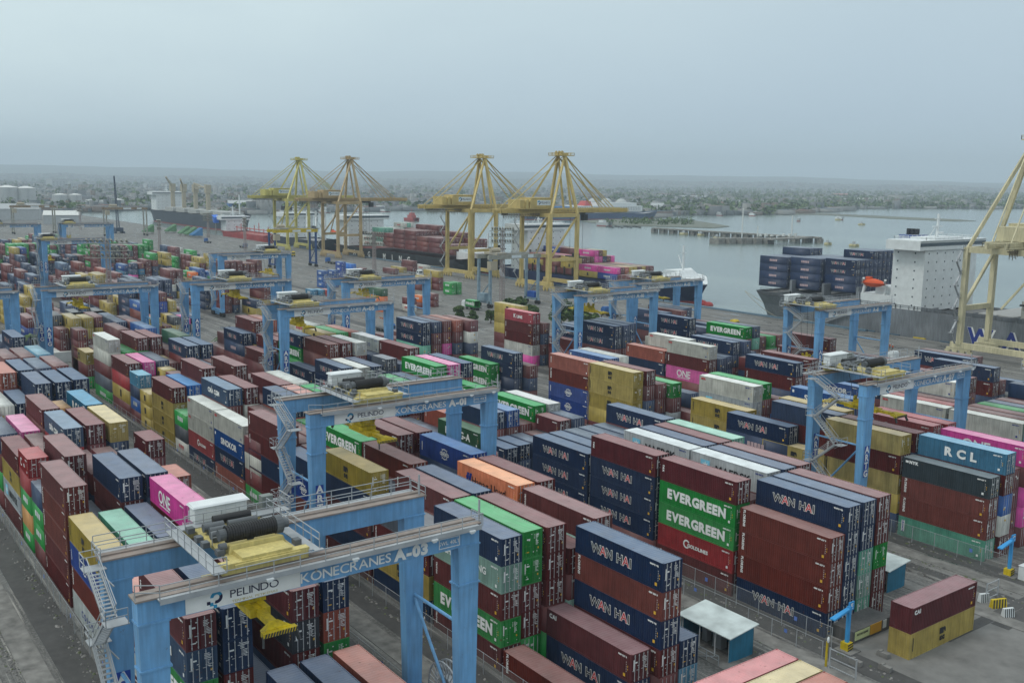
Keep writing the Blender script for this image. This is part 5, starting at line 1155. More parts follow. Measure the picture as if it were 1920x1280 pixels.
# second field, beyond the cross road, and third field, laid out in the same rows
def field(x0,x1,blocks,pal,mx,dens,step=12.75):
    for b in blocks:
        y0,py=BY[b]
        x=x0-rnd.uniform(0,3)
        while x>x1:
            base=rnd.randint(2,mx); p2=rnd.choice([pal,pal,'mmmmfeq','nnnvvm','yyyym','mmmvv','gggm' if b>=2 else 'mmnn'])
            for r in range(6):
                if rnd.random()>dens: continue
                n=max(1,min(mx,base+rnd.choice([-1,0,0,0,1])))
                if rnd.random()<.25:
                    addstack(b,r,x,rstack(n,p2)+'!',where='far'); 
                    if rnd.random()<.8: addstack(b,r,x-6.3,rstack(n,p2)+'!',where='far')
                else: addstack(b,r,x,rstack(n,p2),where='far')
            x-=step if rnd.random()<.85 else step+6.5
field(-275,-420,(0,1),WTS,5,.88); field(-300,-420,(2,),WTS,5,.85); field(-322,-420,(3,),WTS+'hhy',4,.55)
field(-262,-420,(-1,),'mmmmyyyfvvnwtp',4,.8)
field(-437,-560,(-1,0,1,2,3),WTS+'gg',5,.82)
field(-575,-715,(-1,0,1,2,3),WTS+'gggbb',4,.74); field(-730,-860,(-1,0,1,2),WTS+'ggb',3,.5)
field(-470,-600,(4,),'nvbSSmmyw',4,.4); field(-415,-455,(4,),'bbSSrm',4,.6)
BY[-2]=(-44,2.9); BY[-3]=(-77,2.9); BY[-4]=(-110,2.9)
field(-330,-640,(-2,),WTS,4,.75); field(-420,-760,(-3,-4),WTS,4,.65)
# a few stacks the photograph singles out on the far side of the road
for b,r,x,st in ((0,3,-262,'w'),(0,5,-258,'w'),(-1,3,-246,'tW'),(-1,5,-240,'WWWW'),(-1,1,-246,'rm'),
   (1,5,-268,'nmnn'),(1,4,-268,'mymv'),(1,3,-268,'yymm'),(1,2,-268,'yyvm'),(1,1,-270,'mmm')):
    addstack(b,r,x,st,where='far')
def lone(px,py,st,dz=0):   # stack standing on the ground with its near door corner at this pixel
    p=UN(px,py,0); addstack(9,0,p.x,st,y=p.y,where='apron')
lone(846,553,'gg!'); 
p=UN(846,553,0); addstack(9,0,p.x-.5,'gg!',y=p.y+3.0,where='apron')
for px,py,st in ((790,545,'ym'),(805,543,'yy'),(822,545,'ymm'),(716,585,'Ghh'),(770,585,'mw!'),(790,580,'hm!'),(812,576,'mm!'),(640,520,'bbb!'),(606,540,'SSS!'),(626,539,'SSS!'),(600,555,'R!'),(585,555,'R!'),(612,555,'r!'),
   (660,505,'B'),(700,520,'m!'),(740,515,'m'),(755,512,'y'),(775,510,'mm'),(800,508,'w'),(680,512,'m!')): lone(px,py,st)
# loose pair across the apron, trio in the foreground (they stand at a right angle: long side along y)
CROSS=[(-51.8,88.7,0,'y'),(-51.8,88.7,H40,'x')]+[(x,58.9,z,k) for x,ks in ((-52.1,'mr'),(-49.5,'my'),(-46.9,'ms')) for z,k in ((0,ks[0]),(2.55,ks[1]))]
for x,y,z,k in CROSS: CON.append(dict(k=k,L=12.19,h=H40 if y>80 else 2.6,x=x,y=y,z=z,tier=1 if z<.1 else 2,n=2,row=0,b=8,where='cross',rot=1))
# ------------------------------------------------------------------ ship cargo (added to the same pool; hulls are built further down)
def cargo(x0,nx,y0,ny,z0,ns,pal,stepx=12.7,stepy=2.5,L=12.19,who='ship'):
    for i in range(nx):
        for j in range(ny):
            n=ns(i,j) if callable(ns) else ns
            st=''.join(rnd.choice(pal(i,j) if callable(pal) else pal) for _ in range(n))
            if n: addstack(7,j,x0-i*stepx,st+('!' if L<7 else ''),y=y0+j*stepy,z0=z0,where=who)
# grey ship: navy stacks aft, boxes forward
cargo(-201,1,292.0,9,11.0,lambda i,j:(5 if j>3 else 4),'n',who='grey ship')
cargo(-214.5,1,290.5,9,10.6,lambda i,j:4,'n',who='grey ship')
cargo(-228,1,290.0,8,10.2,lambda i,j:4 if j<5 else 5,'nnnv',who='grey ship')
cargo(-131,1,289.5,10,9.0,lambda i,j:2 if j<4 else 3,lambda i,j:'WC' if j<4 else 'n',who='grey ship')
cargo(-60,5,290,10,9.5,lambda i,j:(3,4,3,2,3)[i],'nnnvm',stepx=13.5,who='grey ship')
# black ship
cargo(-452,8,293.5,9,6.5,lambda i,j:(2,3,3,4,4,3,4,2)[i]+(j>5),lambda i,j:'mmmmmmmfe' if i<6 else 'wWtm',stepx=13.1,who='black ship')
# blue ship, low bow on the right
cargo(-307,6,292,9,4.6,lambda i,j:(1,2,2,3,3,3)[i]+(1 if 3<j<7 and i>2 else 0),'yyymmmmeppbnms',stepx=13.0,who='blue ship')
# ------------------------------------------------------------------ who is seen: cast rays at every container from the camera
def corners(c):
    if c['rot']: return (c['x']-W,c['x'],c['y'],c['y']+c['L'],c['z'],c['z']+c['h'])
    return (c['x']-c['L'],c['x'],c['y'],c['y']+W,c['z'],c['z']+c['h'])
V=[];Fc=[]
for c in CON:
    x0,x1,y0,y1,z0,z1=corners(c); n=len(V)
    V+=[(x0,y0,z0),(x1,y0,z0),(x1,y1,z0),(x0,y1,z0),(x0,y0,z1),(x1,y0,z1),(x1,y1,z1),(x0,y1,z1)]
    Fc+=[(n+4,n+5,n+6,n+7),(n,n+1,n+5,n+4),(n+1,n+2,n+6,n+5),(n+2,n+3,n+7,n+6),(n+3,n,n+4,n+7),(n,n+3,n+2,n+1)]
bvh=BVHTree.FromPolygons(V,Fc); hits=[0]*len(CON); O=Vector((0,0,CH))
for iy in range(84,256):
    for ix in range(0,384):
        d=(FW+RT*((ix*5+2.5-960)/F)-UP*((iy*5+2.5-640)/F)).normalized()
        l,nn,fi,dist=bvh.ray_cast(O,d,2500)
        if fi is not None: hits[fi//6]+=1
order=sorted(range(len(CON)),key=lambda i:-hits[i]); TOP=set(i for i in order[:300] if hits[i]>0)
print('containers',len(CON),'seen',sum(h>0 for h in hits),'smallest individual',hits[order[299]])
# ------------------------------------------------------------------ individual containers
ORD=['first','second','third','fourth','fifth','sixth','seventh']
CR={-1:'left of all cranes',0:'under crane A-03',1:'under crane A-01',2:'behind crane A-01',3:'under crane A-07',4:'under crane A-10',5:'under crane A-11'}
bayset={}
for i in sorted(TOP):
    c=CON[i]; bayset.setdefault(c['b'],set()).add(round(c['x']/6.45))
bayidx={b:{v:k+1 for k,v in enumerate(sorted(s,reverse=True))} for b,s in bayset.items()}
def clabel(c,i):
    col=NAME[c['k']]; ln='short ' if c['L']<7 else ''
    tier='top' if c['tier']==c['n'] else 'tier %d'%c['tier']
    if c['where']=='cross':
        if c['y']>80: return f'{col} container, {"upper" if c["z"]>0 else "lower"} of loose pair on open apron'
        return f'{col} container lying crosswise at bottom right, {"upper" if c["z"]>0 else "lower"} tier, {ORD[int(round((c["x"]+52.1)/2.6))]} from left'
    if c['where']=='apron': return f'{col} {ln}container on quay apron, {tier} of stack {i-APR0} counted along the apron'
    if 'ship' in c['where']: return f'{col} container aboard {c["where"]}, {tier}, row {c["row"]+1}, bay {bayidx[7][round(c["x"]/6.45)]} from right'
    bi=bayidx[c['b']][round(c['x']/6.45)]
    return f'{col} {ln}container, {tier} of {ORD[c["row"]]} row, bay {bi} from front, {CR.get(c["b"],"far yard")}'
APR0=min([i for i,c in enumerate(CON) if c['where']=='apron'] or [0])
seen_l={}
for i in sorted(TOP,key=lambda i:(-hits[i])):
    c=CON[i]; L=c['L']; h=H40 if L>7 else H20; sc=c['h']/h
    lb=clabel(c,i)
    o=empty('shipping_container',(c['x'],c['y'],c['z']),lb,'container','shipping containers stacked in the yard')
    if c['rot']: o.rotation_euler=(0,0,math.pi/2); o.location=(c['x'],c['y']+c['L'],c['z'])
    # rotated ones keep the door end at high y; their long plain side then faces +x
    pm,rm=PM[c['k']],RM[c['k']]
    o.scale=(1,1,sc*(rnd.uniform(.998,1.0)))
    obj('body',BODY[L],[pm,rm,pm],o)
    if hits[i]>=4 and not c['rot']:
        for s2 in (0,1):
            d=obj('door',DOOR[(h,s2)],[pm],o)
            obj('lock_rods',RODS[(h,s2)],[ROD if c['k'] not in 'gy' else pm],d)
        obj('markings',MARK[h][i%8],None,o)
    lm=let_mesh(c['k'],L,h)
    obj('lettering',lm,None,o)
# ------------------------------------------------------------------ the rest as one object
its=[]; exV=[];exQ=[];exC=[]
def quad(p,c): n=len(exV); exV.extend(p); exQ.append([n,n+1,n+2,n+3]); exC.append(c)
for i,c in enumerate(CON):
    if i in TOP: continue
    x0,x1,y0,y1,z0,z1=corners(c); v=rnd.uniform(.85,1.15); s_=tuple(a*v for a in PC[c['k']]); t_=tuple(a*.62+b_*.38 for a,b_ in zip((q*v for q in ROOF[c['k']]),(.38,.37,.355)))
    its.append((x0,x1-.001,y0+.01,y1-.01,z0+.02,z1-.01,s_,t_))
    if hits[i]:
        g=(.45,.46,.47)
        for q in (.42,.92,1.5,2.0):      # lock rods on the door end
            quad([(x1+.03,y0+q,z0+.15),(x1+.03,y0+q+.07,z0+.15),(x1+.03,y0+q+.07,z1-.15),(x1+.03,y0+q,z1-.15)],g)
        for q in range(2):
            yy=y0+rnd.uniform(.3,1.7); zz=z0+rnd.uniform(.5,2.0); quad([(x1+.035,yy,zz),(x1+.035,yy+.35,zz),(x1+.035,yy+.35,zz+.25),(x1+.035,yy,zz+.25)],(.6,.6,.58) if rnd.random()<.7 else (.6,.38,.05))
        if c['k'] in 'nbwgyMphKRSC' :
            cc={'n':(.5,.36,.38),'y':(.02,.02,.02),'C':(.02,.05,.2),'M':(.03,.03,.04),'w':(.5,.1,.1)}.get(c['k'],(.66,.68,.68))
            xm=x0+c['L']*.5; n=5 if c['L']>7 else 3; ll={'y':.9,'g':.78,'n':.55}.get(c['k'],.7)
            if c['k']=='y': quad([(xm-.5,y0-.02,z0+.7),(xm+.5,y0-.02,z0+.7),(xm+.5,y0-.02,z1-.6),(xm-.5,y0-.02,z1-.6)],cc)
            else:
                for q in range(n): 
                    xa=xm+(q-(n-1)/2)*ll*1.25-ll/2; quad([(xa,y0-.02,z0+1.0),(xa+ll,y0-.02,z0+1.0),(xa+ll,y0-.02,z0+1.75),(xa,y0-.02,z0+1.75)],cc)
Vv,Qq,Cc=boxes_arrays(its); n0=len(Vv)
Vv=np.array(Vv); Qq=np.array(Qq)
if exV: Vv=np.vstack([Vv,np.array(exV)]); Qq=np.vstack([Qq,np.array(exQ)+n0]); Cc=Cc+exC
tag(obj('more_shipping_containers',np_mesh('more_shipping_containers',Vv,Qq,Cc,[STUFF])),'dense mass of smaller stacked containers filling the far yard','containers',kind='stuff')
# ------------------------------------------------------------------ trees and palms on the cross road
bark=flat('bark',(.09,.07,.05),.9)
def tree(px,py,h,label,kind='tree',spread=1.0):
    p=UN(px,py,0) if py else Vector(px); o=empty('palm_tree' if kind=='palm' else 'tree',p,label,'palm tree' if kind=='palm' else 'tree',('palms' if kind=='palm' else 'trees')+' beside the cross road'); rr=random.Random(int(p.x*7+p.y))
    b=MB(); b.cyl((0,0,0),(.1,.1,h*.55),.22,8,r2=.12)
    for k in range(4 if kind!='palm' else 0): a=k*1.6; b.cyl((0.05,.05,h*.3),(h*.25*math.cos(a),h*.25*math.sin(a),h*.65),.1,6,r2=.05)
    b.build('trunk',bark,o); V=[];Q=[];Cc=[]
    if kind=='palm':
        for k in range(13):
            a=k*2*math.pi/13+rr.uniform(-.2,.2); l=h*.55; prev=Vector((0,0,h*.56)); up=rr.uniform(.3,1.1)
            for j in range(5):
                t=(j+1)/5; q=Vector((math.cos(a)*l*t,math.sin(a)*l*t,h*.56+up*t*l*.5-l*.75*t*t)); n=Vector((-math.sin(a),math.cos(a),0))*(.5*(1.1-t)+.08); dn=Vector((0,0,-.22))
                for s_ in (1,-1):
                    i0=len(V); V+= [tuple(prev),tuple(q),tuple(q+n*s_+dn),tuple(prev+n*s_+dn)]; Q.append([i0,i0+1,i0+2,i0+3]); Cc.append(rr.choice(GC))
                prev=q
    else:
        for k in range(14): 
            a=rr.uniform(0,6.28); rd=h*.3*spread*rr.uniform(.2,1); leafball(V,Q,Cc,rd*math.cos(a),rd*math.sin(a),h*rr.uniform(.22,.85),h*rr.uniform(.14,.25),110,rr,GC)
    obj('crown',np_mesh('crown',V,Q,Cc,[LEAF]),None,o)
for i,(px,py,h,k) in enumerate(((62,660,8,'palm'),(126,664,7.5,'palm'),(420,655,6,'palm'),(352,645,4,'palm'),(862,600,5,'t'),(885,604,4.5,'t'),(920,606,4.5,'t'),(965,606,8.5,'t'),(990,608,7,'t'),(1052,612,9,'t'),(1075,616,8,'t'),(1095,618,7,'t'),(1118,622,5.5,'t'))):
    tree(px,py,h,['palm left of the A-04 legs','palm between A-04 leg and maroon stack','small palm beside navy stacks','tiny palm by the far left stack','low bushy tree behind maroon roofs, leftmost','low bushy tree, second behind the roofs','low tree, third behind the roofs','dark bushy tree left of tall yellow stack','dark bushy tree hidden behind the tall yellow stack','dark tree clump left of A-10, leftmost','dark tree clump at A-10 rear leg','tree between the legs of A-10','small bush inside A-10 legs'][i],'palm' if k=='palm' else 'tree')
# ------------------------------------------------------------------ shelters, sockets posts, signs, fences, barriers on the near apron
SB=mat('sheet_blue',(.012,.13,.22),rough=.5,dirt=.2,scale=.8); SR=mat('sheet_roof',(.50,.56,.56),rough=.5,dirt=.3,scale=.6,streak=False)
def shelter(x,y,label):
    o=empty('cable_shelter',(x,y,0),label,'shelter','blue cable shelters between the blocks'); L_,D=6.6,3.6
    b=MB(); b.hexa([(-L_-.3,-.4,2.75),(.4,-.4,2.75),(.4,D+.3,3.25),(-L_-.3,D+.3,3.25)],[(-L_-.3,-.4,2.85),(.4,-.4,2.85),(.4,D+.3,3.35),(-L_-.3,D+.3,3.35)]); b.build('roof',SR,o)
    b=MB(); b.hexa([(-.06,0,0),(0,0,0),(0,D,0),(-.06,D,0)],[(-.06,0,2.74),(0,0,2.74),(0,D,3.2),(-.06,D,3.2)]); b.hexa([(-L_,0,0),(-L_+.06,0,0),(-L_+.06,D,0),(-L_,D,0)],[(-L_,0,2.74),(-L_+.06,0,2.74),(-L_+.06,D,3.2),(-L_,D,3.2)]); b.box(-L_,0,D-.05,D,0,3.2); b.build('wall',SB,o)
    b=MB()
    for q in (-L_+.1,-L_*.62,-L_*.3,-.1): b.bar((q,.1,0),(q,.1,2.75),.1)
    b.build('post',HW,o); b=MB(); b.box(-L_*.55,-L_*.38,1.6,2.5,0,1.9); b.box(-L_*.8,-L_*.7,1.8,2.5,0,1.6); b.box(-L_*.25,-L_*.16,1.8,2.4,.2,1.5); b.build('switch_cabinet',gym,o)
    b=MB(); b.rail([(-.2,-1.3,0),(-3.4,-1.3,0)],1.1,.06,1.6); b.bar((-.2,-1.3,1.1),(-3.4,-2.0,0),.06); b.build('railing',GAL,o)
shelter(-61.8,73.1,'blue-walled open shelter with pale roof, nearer one at bottom right'); shelter(-62.9,101.8,'blue-walled shelter half hidden behind the mint stack'); shelter(-63.0,134.5,'blue-walled shelter far right behind the pink containers')
def socket(x,y,letter,label):
    o=empty('camera_post',(x,y,0),label,'post','blue camera posts at the block ends'); PB=flat('post_blue',(.04,.27,.58)); b=MB(); b.bar((0,0,.2),(0,0,4.8),.34,.34); b.build('post',PB,o)
    b=MB(); b.hexa([(-.3,-2.8,4.0),(.3,-2.8,4.0),(.2,.2,4.4),(-.2,.2,4.4)],[(-.3,-2.8,4.15),(.3,-2.8,4.15),(.2,.2,4.7),(-.2,.2,4.7)]); b.build('arm',PB,o)
    b=MB(); b.box(-.06,.06,-.1,.75,4.3,5.2); s_=b.build('letter_box',PB,o); t=MB(); tm=textmb(letter,.8,.02); n=0; t.v=[(.075,.33+p[0],4.75+p[2]) for p in tm.v]; t.f=list(tm.f); t.m=[0]*len(t.f); t.build('lettering',LW,s_)
    b=MB(); b.box(-.45,.45,-.45,.45,.0,.9); bs=b.build('base',SY,o); b=MB()
    for k in range(3): b.hexa([(.46,-.45,.05+k*.3),(.47,-.45,.05+k*.3),(.47,.45,.2+k*.3),(.46,.45,.2+k*.3)],[(.46,-.45,.2+k*.3),(.47,-.45,.2+k*.3),(.47,.45,.35+k*.3),(.46,.45,.35+k*.3)])
    b.build('hazard_stripes',DARK,bs); b=MB(); b.box(-.9,1.1,-.9,.9,0,.12); b.build('plinth',conc,o)
socket(-56.8,85.4,'E','blue post with E box and arm, standing at bottom right'); socket(-57.4,119.2,'C','blue post with arm at right edge beside mint container')
# long low wall of the sign with yellow boards behind the E post
o=empty('sign_wall',(-57.2,87.0,0),'low dark wall with pale and orange boards behind the E post','wall'); b=MB(); b.box(-4.4,0,.0,6.9,0,1.35); b.build('wall',mat('dark_render',(.10,.10,.10),dirt=.3),o)
b=MB(); b.box(.01,.05,.3,2.9,.3,1.25); b.build('pale_board',flat('board_lime',(.50,.55,.28)),o); b=MB(); b.box(.01,.05,3.0,5.0,.25,1.35); b.build('orange_board',flat('board_orange',(.62,.32,.02)),o)
t=MB(); word(t,'KOTAK UJUNG',0,0,.22,0); t.v=[(.07,1.6+p[0]*.8,.9+p[2]) for p in t.v]; t.build('lettering',LK,o)
b=MB(); b.box(.01,.06,5.3,5.9,.4,1.3); b.build('white_sign',HW,o)
o=empty('sign_wall',UN(78,640,0),'low wall with lime and orange boards beside the palm at left','wall'); b=MB(); b.box(-.3,0,-3,6,0,1.6); b.build('wall',gym,o); b=MB(); b.box(.01,.05,-2.5,2.4,.4,1.5); b.build('pale_board',flat('board_lime_far',(.50,.55,.28)),o); b=MB(); b.box(.01,.05,2.6,5,.4,1.6); b.build('orange_board',flat('board_orange_far',(.62,.32,.02)),o)
o=empty('site_wall',UN(150,676,0),'long pale wall along the cross road left of the maroon stack','wall'); b=MB(); b.box(-8,0,-10,2,0,2.6); b.build('wall',whm,o)
# chain-link fences in front of the first rows
FEN=GAL
def meshmat():
    m=bpy.data.materials.new('chain_link'); m.use_nodes=True; nt=m.node_tree; N=nt.nodes.new; L=nt.links.new; b=nt.nodes['Principled BSDF']; b.inputs['Base Color'].default_value=(.30,.31,.31,1); b.inputs['Roughness'].default_value=.6
    b.inputs['Alpha'].default_value=.16; return m
CLM=meshmat()
def fence(y,x0,x1,h,label,z0=.3):
    o=empty('wire_fence',(x1,y,0),label,'fence','wire fences along the truck lanes'); b=MB(); n=int((x1-x0)/3.2)
    for i in range(n+1): b.bar((-i*3.2,0,0),(-i*3.2,0,h),.055)
    b.bar((0,0,h-.05),(-n*3.2,0,h-.05),.035); b.build('posts',GAL,o); b=MB(); b.q((0,.02,z0),(-n*3.2,.02,z0),(-n*3.2,.02,h),(0,.02,h)); b.build('wire_mesh',CLM,o)
    b=MB()
    for i in range(1,n,4): b.q((-i*3.2-1.6,-.03,h*.55),(-i*3.2-1.2,-.03,h*.55),(-i*3.2-1.2,-.03,h*.75),(-i*3.2-1.6,-.03,h*.75))
    b.build('notice_plate',flat('plate_blue',(.10,.18,.5)),o)
fence(21.6,-236,-64,2.3,'wire fence before the leftmost block beside the rail strip'); fence(51.7,-214,-58,2.3,'wire fence before the A-01 block'); fence(84.5,-214,-58,2.3,'wire fence below the green and maroon stacks at right'); fence(119.6,-200,-58,2.3,'wire fence before the mint and slate stack at right'); fence(81.6,-150,-57,2.0,'second wire fence behind the nearer shelter'); fence(43.6,-190,-62,2.0,'wire fence between the first two blocks'); fence(152.2,-190,-70,2.2,'wire fence in front of the A-10 block')
# rubble, ballast and grass clumps lying along the runways
rb=random.Random(3); V=[];Q=[];Cc=[]
for i in range(9000):
    y0=rb.choice((11.6,14.9,20.9,43.2,44.2,51.0,77.4,79.2,83.9,112.4,114.3,118.9,147,152)); x=rb.uniform(-235,-46) if rb.random()<.5 else rb.uniform(-130,-46)
    y=y0+rb.gauss(0,.35); s=min(.26,abs(rb.gauss(0,.09))+.03); h=s*rb.uniform(.3,.7); k=len(V); a=rb.uniform(0,3); ca,sa=math.cos(a)*s,math.sin(a)*s
    p=[(x+ca,y+sa,.02),(x-sa,y+ca,.02),(x-ca,y-sa,.02),(x+sa,y-ca,.02)]; V+=p+[(x+(q[0]-x)*.5,y+(q[1]-y)*.5,.02+h) for q in p]
    c_=rb.choice([(.17,.165,.155),(.12,.115,.11),(.07,.07,.068),(.08,.10,.04),(.22,.21,.20)])
    for q in BQ: Q.append([k+int(t) for t in q]); Cc.append(c_)
tag(obj('rubble',np_mesh('rubble',V,Q,Cc,[STUFF])),'loose rubble and weeds lying along the crane runways','rubble',kind='stuff')
# gate pieces, striped barrier, small things on the apron
o=empty('gate',(-55.4,80.6,0),'galvanised gate leaf near the yellow and pink crosswise boxes','gate'); b=MB(); 
for q in (0,3): b.bar((q,0,0),(q,0,2.2),.12)
for z in (.3,1.2,2.1): b.bar((0,0,z),(3,0,z),.08)
b.build('frame',GAL,o); b=MB(); b.q((0,.02,.2),(3,.02,.2),(3,.02,2.1),(0,.02,2.1)); b.build('wire_mesh',CLM,o); b=MB(); b.bar((-.4,0,0),(-.4,0,2.7),.16); b.build('warning_post',SY,o); b=MB(); b.cyl((-.35,-.02,2.9),(-.25,.02,2.9),.3,14); b.build('round_sign',HW,o)
o=empty('gate',(-54.9,109.2,0),'galvanised gate leaf on the apron at right','gate'); b=MB(); 
for q in (0,2.6): b.bar((0,q,0),(0,q,2.2),.12)
for z in (.3,1.2,2.1): b.bar((0,0,z),(0,2.6,z),.08)
b.build('frame',GAL,o); b=MB(); b.q((0.02,0,.2),(0.02,2.6,.2),(0.02,2.6,2.1),(0.02,0,2.1)); b.build('wire_mesh',CLM,o)
def barrier(px,py,rz,label,L_=3.2,bm_=None):
    p=UN(px,py,0); o=empty('striped_barrier',p,label,'barrier','striped concrete barriers',rz=rz); b=MB(); b.hexa([(0,-.35,0),(L_,-.35,0),(L_,.35,0),(0,.35,0)],[(0,-.15,1.0),(L_,-.15,1.0),(L_,.15,1.0),(0,.15,1.0)]); bd=b.build('barrier_body',bm_ or SY,o); b=MB(); n=5
    for k in range(n): x0=k*L_/n; y=lambda z:-.36+.2*z; b.q((x0,y(0),.02),(x0+L_/n*.5,y(0),.02),(x0+L_/n*.85,y(1)-.012,.98),(x0+L_/n*.35,y(1)-.012,.98)); b.q((x0,.37,.02),(x0+L_/n*.35,.17,.98),(x0+L_/n*.85,.17,.98),(x0+L_/n*.5,.37,.02))
    b.build('hazard_stripes',DARK,bd)
barrier(1858,1139,1.2,'yellow and black striped barrier on the apron at right',1.9); barrier(1836,1128,1.2,'pale striped barrier left of the yellow one',1.2,HW); barrier(1880,1156,1.2,'pale striped barrier right of the yellow one',1.3,HW)
for i,(x,y) in enumerate(((-54.4,87.0),(-52.6,84.6),(-55.0,83.2))):
    b=MB(); b.box(0,1.3,0,.5,0,.5); b.box(.2,.5,0,.5,.5,.62); tag(b.build('concrete_block',conc,None,(x,y,.02)),['small concrete block beside the yellow loose container','small concrete block on the apron near the kerb','small concrete block beside the E post'][i],'block','concrete blocks on the apron')
p=UN(1908,1085,0); b=MB(); b.box(0,.9,0,1.2,0,1.7); b.box(-.05,.95,-.05,1.25,1.7,1.78); tag(b.build('electric_cabinet',HW,None,p),'white cabinet beside the blue post at the right edge','cabinet')
# ------------------------------------------------------------------ trucks
def truck(px,py,rz,boxk,label,L_=6.06):
    p=UN(px,py,0) if py else Vector((*px,0)); o=empty('terminal_truck',p,label,'truck','terminal trucks on the quay road',rz=rz); b=MB(); b.box(-L_-1,.3,-1.0,1.0,.95,1.2); b.build('trailer',DARK,o)
    cabm=[HW,flat('cab_blue',(.02,.1,.3)),SY][int(abs(p.x))%3]; b=MB(); b.box(.8,2.9,-1.15,1.15,.9,2.6); b.hexa([(.8,-1.1,2.6),(2.9,-1.1,2.6),(2.9,1.1,2.6),(.8,1.1,2.6)],[(1.0,-1.0,3.2),(2.4,-1.0,3.2),(2.4,1.0,3.2),(1.0,1.0,3.2)]); cb_=b.build('cab',cabm,o)
    b=MB(); b.box(2.9,2.93,-.95,.95,1.8,2.6); b.box(1.2,2.5,-1.17,-1.15,1.8,2.5); b.build('windscreen',winm,cb_)
    b=MB()
    for x in (2.2,-L_+1,-L_+2.3,-.4): 
        for y in (-1.1,.8): b.cyl((x,y,.5),(x,y+.3,.5),.5,14)
    b.build('wheel',RUB,o)
    return o
def boxon(px,py,k,z,L_,label,rz=0):
    p=UN(px,py,0) if py else Vector(px); o=empty('shipping_container',(p.x,p.y-W/2,z),label,'container','shipping containers stacked in the yard'); h=H40 if L_>7 else H20
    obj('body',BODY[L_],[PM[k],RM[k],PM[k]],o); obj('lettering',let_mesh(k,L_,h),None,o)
truck((-303,203.5),0,math.pi,'g','truck carrying a short green container on the quay road'); boxon((-297.2,203.5),0,'g',1.2,6.06,'short green container riding a truck on the quay road')
truck((-121.5,224),0,math.pi,'n','truck under a long navy container beside the grey ship'); boxon((-108.6,224),0,'n',1.2,12.19,'long navy container riding a truck beside the grey ship')
for i,(x,y,l) in enumerate(((-560,248,'white-cabbed truck under the leftmost quay cranes'),(-505,246,'truck parked right of the dark blue crane legs'),(-420,252,'truck passing between the two centre quay cranes'),(-262,236,'truck near the dark blue ship stern'),(-218,250,'truck with empty trailer behind A-10'),(-150,240,'truck with empty trailer beside the gangway'),(-268,150,'truck on the cross road under A-13'),(-256,70,'truck waiting on the cross road near A-04'),(-640,250,'far truck on the quay, left'),(-700,246,'farthest truck on the quay'))): truck((x,y),0,[0,math.pi][i%2],'m',l)
tag_=lambda *a:None
for i,(px,py) in enumerate(((1668,651),(1671,655),(1618,692))):   # workers
    p=UN(px,py,0); b=MB(); 
vest=flat('vest_orange',(.7,.13,.03)); skin=flat('skin',(.25,.13,.08)); trou=flat('trousers_dark',(.02,.02,.03))
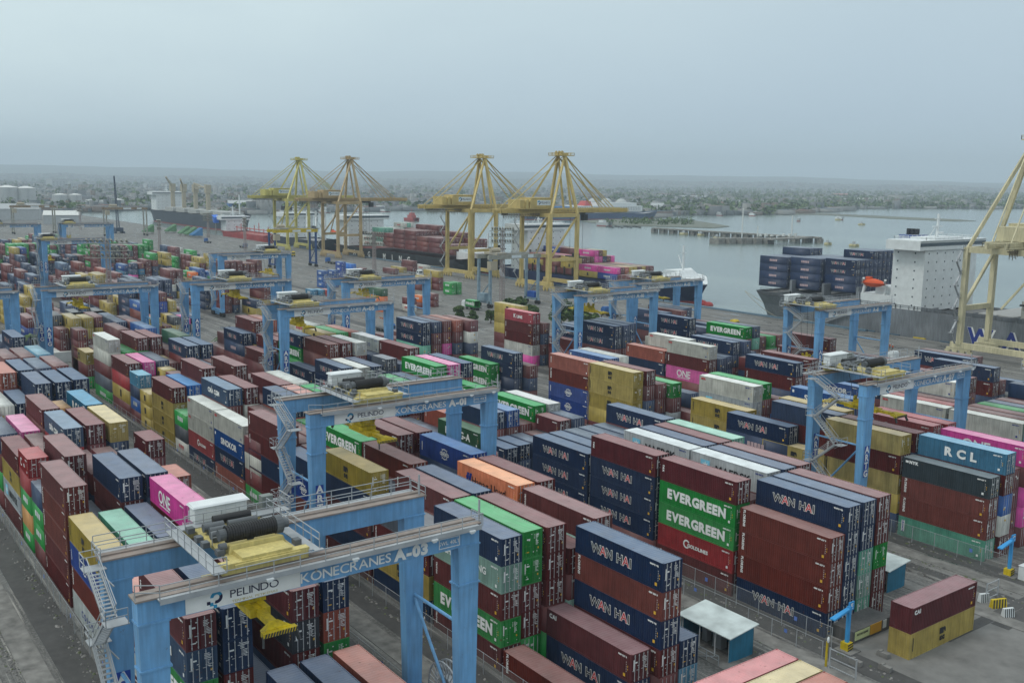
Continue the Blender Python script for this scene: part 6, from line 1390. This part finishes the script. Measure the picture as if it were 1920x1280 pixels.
def person(p,label):
    me=bpy.data.meshes.new('person'); vs=[(0,0,.95),(0,0,1.15),(0,0,1.42),(0,0,1.52),(0,0,1.68),(0,.2,1.4),(.1,.27,1.12),(.25,.24,.95),(0,-.2,1.4),(-.05,-.27,1.1),(.1,-.28,.88),(0,.1,.9),(.1,.12,.5),(.06,.12,.05),(0,-.1,.9),(-.1,-.12,.5),(-.18,-.12,.06),(.2,.12,.03),(-.04,-.12,.03)]
    es=[(0,1),(1,2),(2,3),(3,4),(2,5),(5,6),(6,7),(2,8),(8,9),(9,10),(0,11),(11,12),(12,13),(0,14),(14,15),(15,16),(13,17),(16,18)]
    me.from_pydata(vs,es,[]); o=bpy.data.objects.new('person',me); C.objects.link(o); o.location=p; me.materials.append(trou)
    sk_=o.modifiers.new('s','SKIN'); rr=[.16,.17,.19,.06,.11,.08,.05,.035,.08,.05,.035,.1,.075,.05,.1,.075,.05,.04,.04]
    for v,r in zip(me.skin_vertices[0].data,rr): v.radius=(r,r)
    me.skin_vertices[0].data[0].use_root=True; o.modifiers.new('d','SUBSURF').levels=1
    tag(o,label,'person')
    b=MB(); b.cyl((0,0,1.0),(0,0,1.46),.22,12,r2=.2); b.build('vest',vest,o); b=MB(); b.sphere((0,0,1.74),.14,12,8); b.build('helmet',HW,o)
person(UN(1668,655,0),'worker in orange vest on the quay beside the navy box truck'); person(UN(1673,657,0),'second worker in orange vest right beside the first')
# mooring lines
b=MB()
def line3(a,c,sag,o_):
    a=Vector(a);c=Vector(c);pr=a
    for i in range(1,11): t=i/10; q=a.lerp(c,t)-Vector((0,0,sag*4*t*(1-t))); o_.bar(pr,q,.14); pr=q
line3((-254,299,6),(-226,284,.4),1,b); tag(b.build('mooring_rope',flat('rope',(.3,.28,.22))),'mooring rope from the dark blue ship bow to the quay','rope')
b=MB(); line3((-256,301,6),(-205,284,.4),2,b); tag(b.build('mooring_rope',flat('rope_b',(.3,.28,.22))),'long mooring rope running right from the blue bow','rope')
b=MB(); line3((-428,300,6),(-470,285,.4),2,b); tag(b.build('mooring_rope',flat('rope_c',(.35,.3,.2))),'mooring rope along the black ship bow','rope')
fm=flat('fender_blue',(.05,.10,.15))
for i in range(0,60):
    x=-120-i*9; b=MB(); b.box(0,4,0,.8,-1.6,.25); tag(b.build('quay_fender',fm if i%3 else SY,None,(x,285.2,0)),'rubber fender panel bolted to the quay edge','fender','fenders along the quay edge')
b=MB(); b.box(-640,-190,283.4,285,0,.5); tag(b.build('quay_coping',flat('coping_blue',(.09,.15,.20))),kind='structure')
# ------------------------------------------------------------------ haze: even, pale air round the whole scene
HZ=0.00016
b=MB(); b.box(-22000,9000,-12000,22000,-7,420); hz=b.mesh('haze',[])
hmat=bpy.data.materials.new('haze_air'); hmat.use_nodes=True; nt=hmat.node_tree; nt.nodes.clear(); on=nt.nodes.new('ShaderNodeOutputMaterial'); pv=nt.nodes.new('ShaderNodeVolumePrincipled'); pv.inputs['Color'].default_value=(.76,.89,1.0,1); pv.inputs['Density'].default_value=HZ; pv.inputs['Anisotropy'].default_value=.0
nt.links.new(pv.outputs[0],on.inputs['Volume']); hz.materials.append(hmat); ho=obj('haze',hz); ho['kind']='stuff'; ho['label']='even pale haze in the air over the harbour'; ho['category']='haze'
